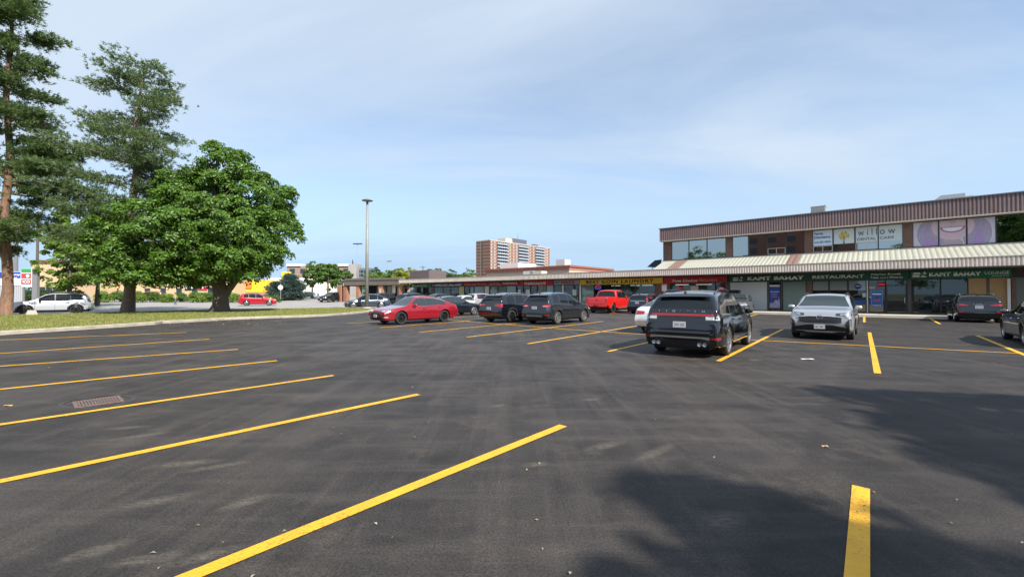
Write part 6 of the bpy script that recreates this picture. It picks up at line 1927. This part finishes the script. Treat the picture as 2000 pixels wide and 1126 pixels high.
# brick apartment tower
tb = brick_mat('tower_brick', (0.27, 0.115, 0.085), (0.33, 0.15, 0.11), (0.34, 0.22, 0.17), sc=3)
YT = 385.0; tx = (957.5 - 1000) / 826 * YT
NF = 17; FH = (CAM_H + (574 - 468.5) * YT / 826) / NF
tw = empty('apartment_tower', (tx, YT, 0), -TH, 'tall brick apartment tower with white floor bands and grey balconies', 'building')
LW, LD = 18.5, 92.0
MB().box(-LW, 0, 0, LD, 0, NF * FH).build('wall', tb, tw)
bandm = mat('band_cream', (0.50, 0.43, 0.38), 0.8)
for k in range(5, NF + 1):
    MB().box(-LW - .12, .12, -.12, LD + .12, k * FH - .32, k * FH + .02 + (.5 if k == NF else 0)).build('floor_band', bandm, tw)
MB().box(-LW * .62, -LW * .54, -.14, -.01, 0, NF * FH).build('wall_slot', mat('slot_brown', (0.08, 0.035, 0.03), 0.8), tw)
MB().box(-LW * .66, -LW * .625, -.14, -.01, 0, NF * FH).build('pale_strip', bandm, tw)
balc = mat('balcony_grey', (0.36, 0.40, 0.48), 0.6); shade = mat('balcony_painted_shade', (0.06, 0.06, 0.07), 0.8)
bays = [(.12, .32), (.50, .66), (.80, .945)]
# the far face is seen at a slant: bays placed by pixel share
def share(px):
    r_ = (px - 1000) / 826; return max(0, (r_ * YT - tx) / (CV[0] - r_ * CV[1])) / LD
bays = [(share(970.5), share(991.5)), (share(1012), share(1031)), (share(1045), share(1062.5))]
for a_, b_ in bays:
    MB().box(.001, .06, a_ * LD, b_ * LD, 4 * FH, NF * FH - .4).build('balcony_painted_shade', shade, tw)  # flat dark sheet on the wall: shade of the balcony bays as colour
    for k in range(5, NF):
        b = MB().box(.062, 1.5, a_ * LD + .2, b_ * LD - .2, k * FH, k * FH + .18).box(1.42, 1.5, a_ * LD + .2, b_ * LD - .2, k * FH + .181, k * FH + 1.15).build('balcony', balc, tw)
        n = 5; w_ = (b_ - a_) * LD
        mb = MB()
        for q in range(n): mb.box(.07, .12, a_ * LD + w_ * (q + .25) / n, a_ * LD + w_ * (q + .7) / n, k * FH + .3, k * FH + 2.1)
        mb.build('balcony_window', mat('far_pane', (0.3, 0.32, 0.34), 0.3), b)
wins = [(share(959.5)), share(966), share(996), share(1003), share(1009), share(1035), share(1042), share(1066), share(1069)]
for k in range(5, NF):
    for s_ in wins:
        f = MB().box(.121, .18, s_ * LD - .9, s_ * LD + .9, k * FH + .8, k * FH + 2.2).build('window', mat('window_cream', (0.55, 0.5, 0.44), 0.6), tw)
        MB().box(.181, .2, s_ * LD - .7, s_ * LD - .05, k * FH + .95, k * FH + 2.05).build('pane', mat('far_pane', (0.3, 0.32, 0.34), 0.3), f)
zt = NF * FH
MB().box(-12, -2, LD * .25, LD * .36, zt + .5, zt + 4.5).build('roof_house', mat('roof_house_beige', (0.55, 0.5, 0.42), 0.8), tw)
MB().box(-12, -2, LD * .37, LD * .60, zt + .5, zt + 5.2).build('roof_house', mat('roof_house_slate', (0.10, 0.11, 0.14), 0.7), tw)
MB().box(-8, -3, LD * .76, LD * .82, zt + .5, zt + 2.6).build('roof_house', mat('roof_house_slate', (0.10, 0.11, 0.14), 0.7), tw)
MB().tube((-6, LD * .5, zt + 5), (-6, LD * .5, zt + 12), .15, .08).build('antenna', dark_metal, tw)

# reflected neighbourhood behind the viewer
brick_r = brick_mat('apartment_brick', (0.30, 0.12, 0.08), (0.34, 0.14, 0.09), (0.3, 0.2, 0.15), sc=2)
ap = empty('apartment_block', (-67, -29, 0), math.radians(-43.5), 'brick apartment block behind the viewer, mirrored in the upper windows', 'building')
MB().box(0, 27, -14, 0, 0, 30).build('wall', brick_r, ap)
for k in range(9):
    for q in range(5): 
        MB().box(.5 + q * 5, 2.6 + q * 5, .001, .08, 2 + k * 3.1, 3.6 + k * 3.1).build('window', wg, ap)
for i, (x, y, h_) in enumerate([(-18, -48, 15), (-8, -54, 13), (2, -50, 16), (-32, -46, 14), (14, -44, 15), (-66, -14, 17), (-60, -20, 13.5), (-74, -4, 13), (-77, 5, 12.5), (-62, -9, 11)]):
    broadleaf('tree', 'leafy tree behind the viewer, mirrored in the shop windows', (x, y), h_, h_ * .38, .25, 50, 60, .6, g_mid if i % 2 else g_dark, 200 + i, bottom=.2, group='trees behind the viewer', clump=1.5)

# ------------------------------------------------------------------ lamp posts, poles and pylon signs
pole_m = mat('pole_steel', (0.27, 0.27, 0.25), 0.6, 0.2, var=.12, vscale=2)
def lamp(px, base_py, top_py, r0, r1, label, head='disc', Y=None):
    if Y is None:
        b = gp(px, base_py)
    else: b = Vector(((px - 1000) / 826 * Y, Y, gh(Y)))
    h = CAM_H + (574 - top_py) * b.y / 826 - b.z
    t = empty('lamp_post', (b.x, b.y, b.z + .0), 0, label, 'lamp post')
    sq = 4 if head == 'disc' else 8
    n = 24 if head == 'disc' else 8
    MB().tube((0, 0, .26), (.0, 0, h - .25), r0, r1, n).build('pole', pole_m, t, smooth=True)
    if head == 'disc':
        MB().lathe([(.40, 0), (.42, .05), (.42, .22), (.38, .26), (0, .26)], 'z', 24).build('footing', concrete, t)
        MB().box(-.28, .28, -.28, .28, .261, .29).build('base_plate', pole_m, t)
        hd = MB().lathe([(0, .26), (.22, .25), (.52, .12), (.56, .06), (.5, .04), (.3, .0), (.0, -.01)], 'z', 28).build('lamp_head', mat('head_grey', (0.16, 0.16, 0.16), 0.5), t, (0, 0, h - .25), smooth=True)
        MB().lathe([(.0, -.03), (.28, -.025), (.3, .0)], 'z', 20).build('lens', mat('lens_dull', (0.45, 0.45, 0.42), 0.3), hd)
        MB().lathe([(.1, -.35), (.1, -.02)], 'z', 14).build('collar', dark_metal, t, (0, 0, h - .25))
    else:
        MB().box(-1.1, 1.1, -.2, .2, h - .28, h - .05).build('lamp_head', dark_metal, t) if head == 'double' else MB().box(-.1, 1.3, -.2, .2, h - .28, h - .05).build('lamp_head', dark_metal, t)
    return t
lamp(716.5, 604.5, 388, .19, .115, 'tall tapered steel lamp post with round head on the tip of the grass island')
lamp(698, 0, 474.5, .12, .08, 'thin far double headed lamp post left of the tall one', 'double', 105)
lamp(757, 0, 509, .13, .09, 'far lamp post with one arm above the trees right of the tall one', 'single', 150)
def utility(px, top, Y, label, arms):
    x = (px - 1000) / 826 * Y; h = CAM_H + (574 - top) * Y / 826 - gh(Y)
    t = empty('utility_pole', (x, Y, gh(Y)), 0, label, 'utility pole')
    MB().tube((0, 0, 0), (0, 0, h), .22, .14, 8).build('pole', mat('pole_wood', (0.10, 0.08, 0.07), 0.9), t)
    for q in range(arms): MB().box(-1.1, 1.1, -.07, .07, h - .6 - q * 1.5, h - .45 - q * 1.5).build('crossarm', mat('pole_wood', (0.10, 0.08, 0.07), 0.9), t)
utility(72, 413, 70, 'dark utility pole between the left pine and the bright green tree', 3)
utility(826, 519, 160, 'small far utility pole above the roof box', 1)
utility(912, 522, 200, 'far utility pole just left of the brick tower', 2)

# pylon sign boards at far left
def board(name, label, px0, px1, py0, py1, Y, m, legs=True):
    x0, x1 = (px0 - 1000) / 826 * Y, (px1 - 1000) / 826 * Y
    za, zb_ = CAM_H + (574 - py1) * Y / 826, CAM_H + (574 - py0) * Y / 826
    t = empty(name, (x0, Y, 0), 0, label, 'sign')
    MB().box(0, x1 - x0, 0, .25, za, zb_).build('sign_board', m, t)
    return t, x1 - x0, za, zb_
Yb = 50
t, wd, za, zb_ = board('pylon_sign', 'white and blue roadside sign board reading massage behind the left pine', -6, 40, 530, 557, Yb, mat('board_white', (0.7, 0.72, 0.74), 0.5))
MB().box(.02, wd - .02, -.02, -.001, za + (zb_ - za) * .52, zb_ - .05).build('blue_band', mat('board_blue', (0.02, 0.06, 0.36), 0.5), t)
text_part('massage', wd * .78, -.021, zb_ - .42, wd * .42, .26, wl, t, .01); strokes(wd * .72, -.021, zb_ - .72, wd * .28, .16, wl, t, 5, 8)
mb = MB()
for k in range(12): mb.box(.1 + k * .24, .28 + k * .24, .05, .15, 0, za - .01)
mb.build('slatted_base', mat('base_grey', (0.4, 0.41, 0.43), 0.6), t)
t, wd, za, zb_ = board('pylon_sign', 'tall tenant sign with green top and two red panels right of the blue board', 41, 62, 524, 560, Yb, mat('board_white', (0.7, 0.72, 0.74), 0.5))
hh = zb_ - za
MB().box(.03, wd - .1, -.02, -.001, zb_ - hh * .22, zb_ - .03).build('green_panel', mat('board_green', (0.03, 0.30, 0.08), 0.5), t)
MB().box(.03, wd - .1, -.02, -.001, za + hh * .46, za + hh * .73).build('red_panel', mat('board_red', (0.62, 0.05, 0.05), 0.5), t)
MB().lathe([(0, -.01), (.2, -.01), (.2, 0)], 'y', 16, c=(wd * .62, -.021, za + hh * .595)).build('round_mark', wl, t)
MB().box(.03, wd - .1, -.02, -.001, za + hh * .14, za + hh * .41).build('red_panel', mat('board_red', (0.62, 0.05, 0.05), 0.5), t)
text_part('ICO', wd * .5, -.021, za + hh * .275, wd * .66, hh * .17, wl, t, .03)
MB().box(wd + .001, wd + .6, 0, .3, 0, zb_).build('grey_post', mat('post_grey', (0.2, 0.2, 0.21), 0.6), t)
MB().box(0.1, .25, .05, .2, 0, za - .01).build('leg', mat('post_grey', (0.2, 0.2, 0.21), 0.6), t)
t, wd, za, zb_ = board('pylon_sign', 'red sign with white lettering high up behind the left pine', 10, 46, 416, 446, 56, mat('board_red2', (0.60, 0.03, 0.03), 0.5))
strokes(wd * .5, -.001, za + (zb_ - za) * .58, wd * .8, .5, wl, t, 5, 9); strokes(wd * .5, -.001, za + (zb_ - za) * .22, wd * .8, .36, wl, t, 6, 10)
MB().box(wd * .4, wd * .6, .02, .2, 0, za - .002).build('post', mat('post_grey', (0.2, 0.2, 0.21), 0.6), t)
rs = gp(548, 583.5)
t = empty('road_sign', (rs.x, rs.y, rs.z), 0, 'small round white road sign on a post beside the spruce', 'sign')
MB().tube((0, 0, 0), (0, 0, 2.6), .05, seg=8).build('post', alu, t)
hz = CAM_H + (574 - 561) * rs.y / 826 - rs.z
MB().lathe([(0, -.06), (.45, -.06), (.45, -.03)], 'y', 8, c=(0, 0, hz)).build('sign_plate', mat('plate_white', (0.6, 0.56, 0.55), 0.5), t)

# concrete block on the grass by the left pine, parking stop by the porch
cbk = gp(62, 617.5)
t = empty('concrete_block', (cbk.x, cbk.y, .12), -TH, 'long low grey concrete block lying on the grass beside the left pine trunk', 'concrete block')
MB().prism([(-.3, 0), (.3, 0), (.2, .3), (-.2, .3)], -1.4, 1.4, axis='x').build('block', concrete, t)
for i, (px, py) in enumerate(((800, 603), (873, 605.5))):
    pass

# ------------------------------------------------------------------ the person walking on the road
pp = gp(342, 594.8)
per = empty('person', (pp.x, pp.y, pp.z), math.radians(80), 'person in a mustard top and grey trousers walking along the far road', 'person')
def skinned(name, verts, edges, radii, m, parent):
    me = bpy.data.meshes.new(name); me.from_pydata(verts, edges, []); o = bpy.data.objects.new(name, me); COL.objects.link(o)
    md = o.modifiers.new('skin', 'SKIN'); sv = me.skin_vertices[0].data
    for k, q in enumerate(radii): sv[k].radius = (q, q)
    sv[0].use_root = True
    md2 = o.modifiers.new('sub', 'SUBSURF'); md2.levels = 1; md2.render_levels = 1
    dg = bpy.context.evaluated_depsgraph_get(); me2 = bpy.data.meshes.new_from_object(o.evaluated_get(dg)); o.modifiers.clear(); o.data = me2; o.data.name = name
    me2.materials.clear()
    for x in m: me2.materials.append(x)
    for pl_2 in me2.polygons:
        pl_2.use_smooth = True
        c = pl_2.center
        pl_2.material_index = 0
        if len(m) > 1:
            if c.z < .08: pl_2.material_index = 3
            elif c.z < .95: pl_2.material_index = 1
            elif c.z < 1.44 and not (abs(c.x) > .05 and c.z < 1.12 and (abs(c.y) > .2)): pl_2.material_index = 2
    o.parent = parent; return o
vb = [(0, 0, .95), (0, .0, 1.15), (.02, 0, 1.38), (.03, 0, 1.48), (.05, 0, 1.62), (.05, 0, 1.70),
      (.0, .1, .9), (.16, .1, .5), (.22, .1, .09), (.34, .1, .05), (.0, -.1, .9), (-.06, -.1, .5), (-.24, -.1, .12), (-.14, -.1, .05),
      (.02, .19, 1.40), (-.08, .22, 1.12), (-.02, .22, .88), (.02, -.19, 1.40), (.10, -.22, 1.14), (.24, -.22, .96)]
eb = [(0, 1), (1, 2), (2, 3), (3, 4), (4, 5), (0, 6), (6, 7), (7, 8), (8, 9), (0, 10), (10, 11), (11, 12), (12, 13), (2, 14), (14, 15), (15, 16), (2, 17), (17, 18), (18, 19)]
rb = [.14, .13, .15, .06, .105, .08, .1, .07, .05, .04, .1, .07, .05, .04, .06, .045, .035, .06, .045, .035]
skin_h = mat('skin', (0.40, 0.24, 0.17), 0.6)
skinned('body', vb, eb, rb, [skin_h, mat('trousers_grey', (0.10, 0.13, 0.17), 0.8), mat('top_mustard', (0.38, 0.32, 0.08), 0.8), mat('shoes', (0.03, 0.03, 0.03), 0.7)], per)
MB().lathe([(0, .13), (.08, .11), (.115, .04), (.115, -.04), (.09, -.06)], 'z', 12).build('hair', mat('hair_dark', (0.03, 0.02, 0.015), 0.7), per, (.04, 0, 1.66), smooth=True)

# ------------------------------------------------------------------ litter on the asphalt
r = np.random.default_rng(5)
def litter(name, label, pts, size, m, z=.01, flat=.15):
    pts = np.array(pts); n = len(pts)
    nn = r.normal(0, flat, (n, 3)) + np.array([0, 0, 1.0]); nn /= np.linalg.norm(nn, axis=1)[:, None]
    V, T = leaf_cards(np.column_stack([pts, np.full(n, z)]), nn, size, r, .6)
    return tag(np_mesh(name, V, T, m), label, 'litter', kind='stuff')
pts = []
for k in range(150):
    Y = 2.3 + 22 * r.random() ** 1.3; X = Y * r.uniform(-1.2, 1.2); pts.append((X, Y))
litter('dry_leaves', 'scattered tiny dry leaves and grit on the new asphalt', pts, .03, leaf_mat('litter_tan', (0.16, 0.11, 0.05), (0.5, 0.42, 0.28), 0.1, 0.8))
pts = []
for k in range(260):
    p = gp(r.uniform(330, 560), 0 + r.uniform(620, 636)); pts.append((p.x, p.y))
litter('dry_leaves', 'small leaves and seeds fallen along the kerb under the maple', pts, .09, leaf_mat('litter_olive', (0.10, 0.09, 0.04), (0.34, 0.28, 0.16), 0.1, 0.8), .02)
for px, py, s_, lab in ((1578, 701.5, .16, 'flattened white paper scrap on the asphalt in front of the silver SUV'), (1612, 873, .035, 'curled tan leaf on the shaded asphalt near the camera'), (16, 793, .06, 'small orange leaf on the asphalt left of the drain')):
    p = gp(px, py)
    MBx = MB(); n = 7
    MBx.v = [(0, 0, .02)] + [(s_ * (1 + .3 * math.sin(q * 2.3)) * math.cos(2 * PI * q / n), s_ * .4 * (1 + .3 * math.cos(q * 1.7)) * math.sin(2 * PI * q / n), .006 + .012 * (q % 2)) for q in range(n)]
    MBx.f = [(0, 1 + q, 1 + (q + 1) % n) for q in range(n)]; MBx.m = [0] * n
    tag(MBx.build('paper_scrap' if s_ > .1 else 'leaf', white_paint if s_ > .1 else mat('leaf_tan', (0.4, 0.28, 0.12), 0.8), None, (p.x, p.y, .002)), lab, 'paper' if s_ > .1 else 'leaf')
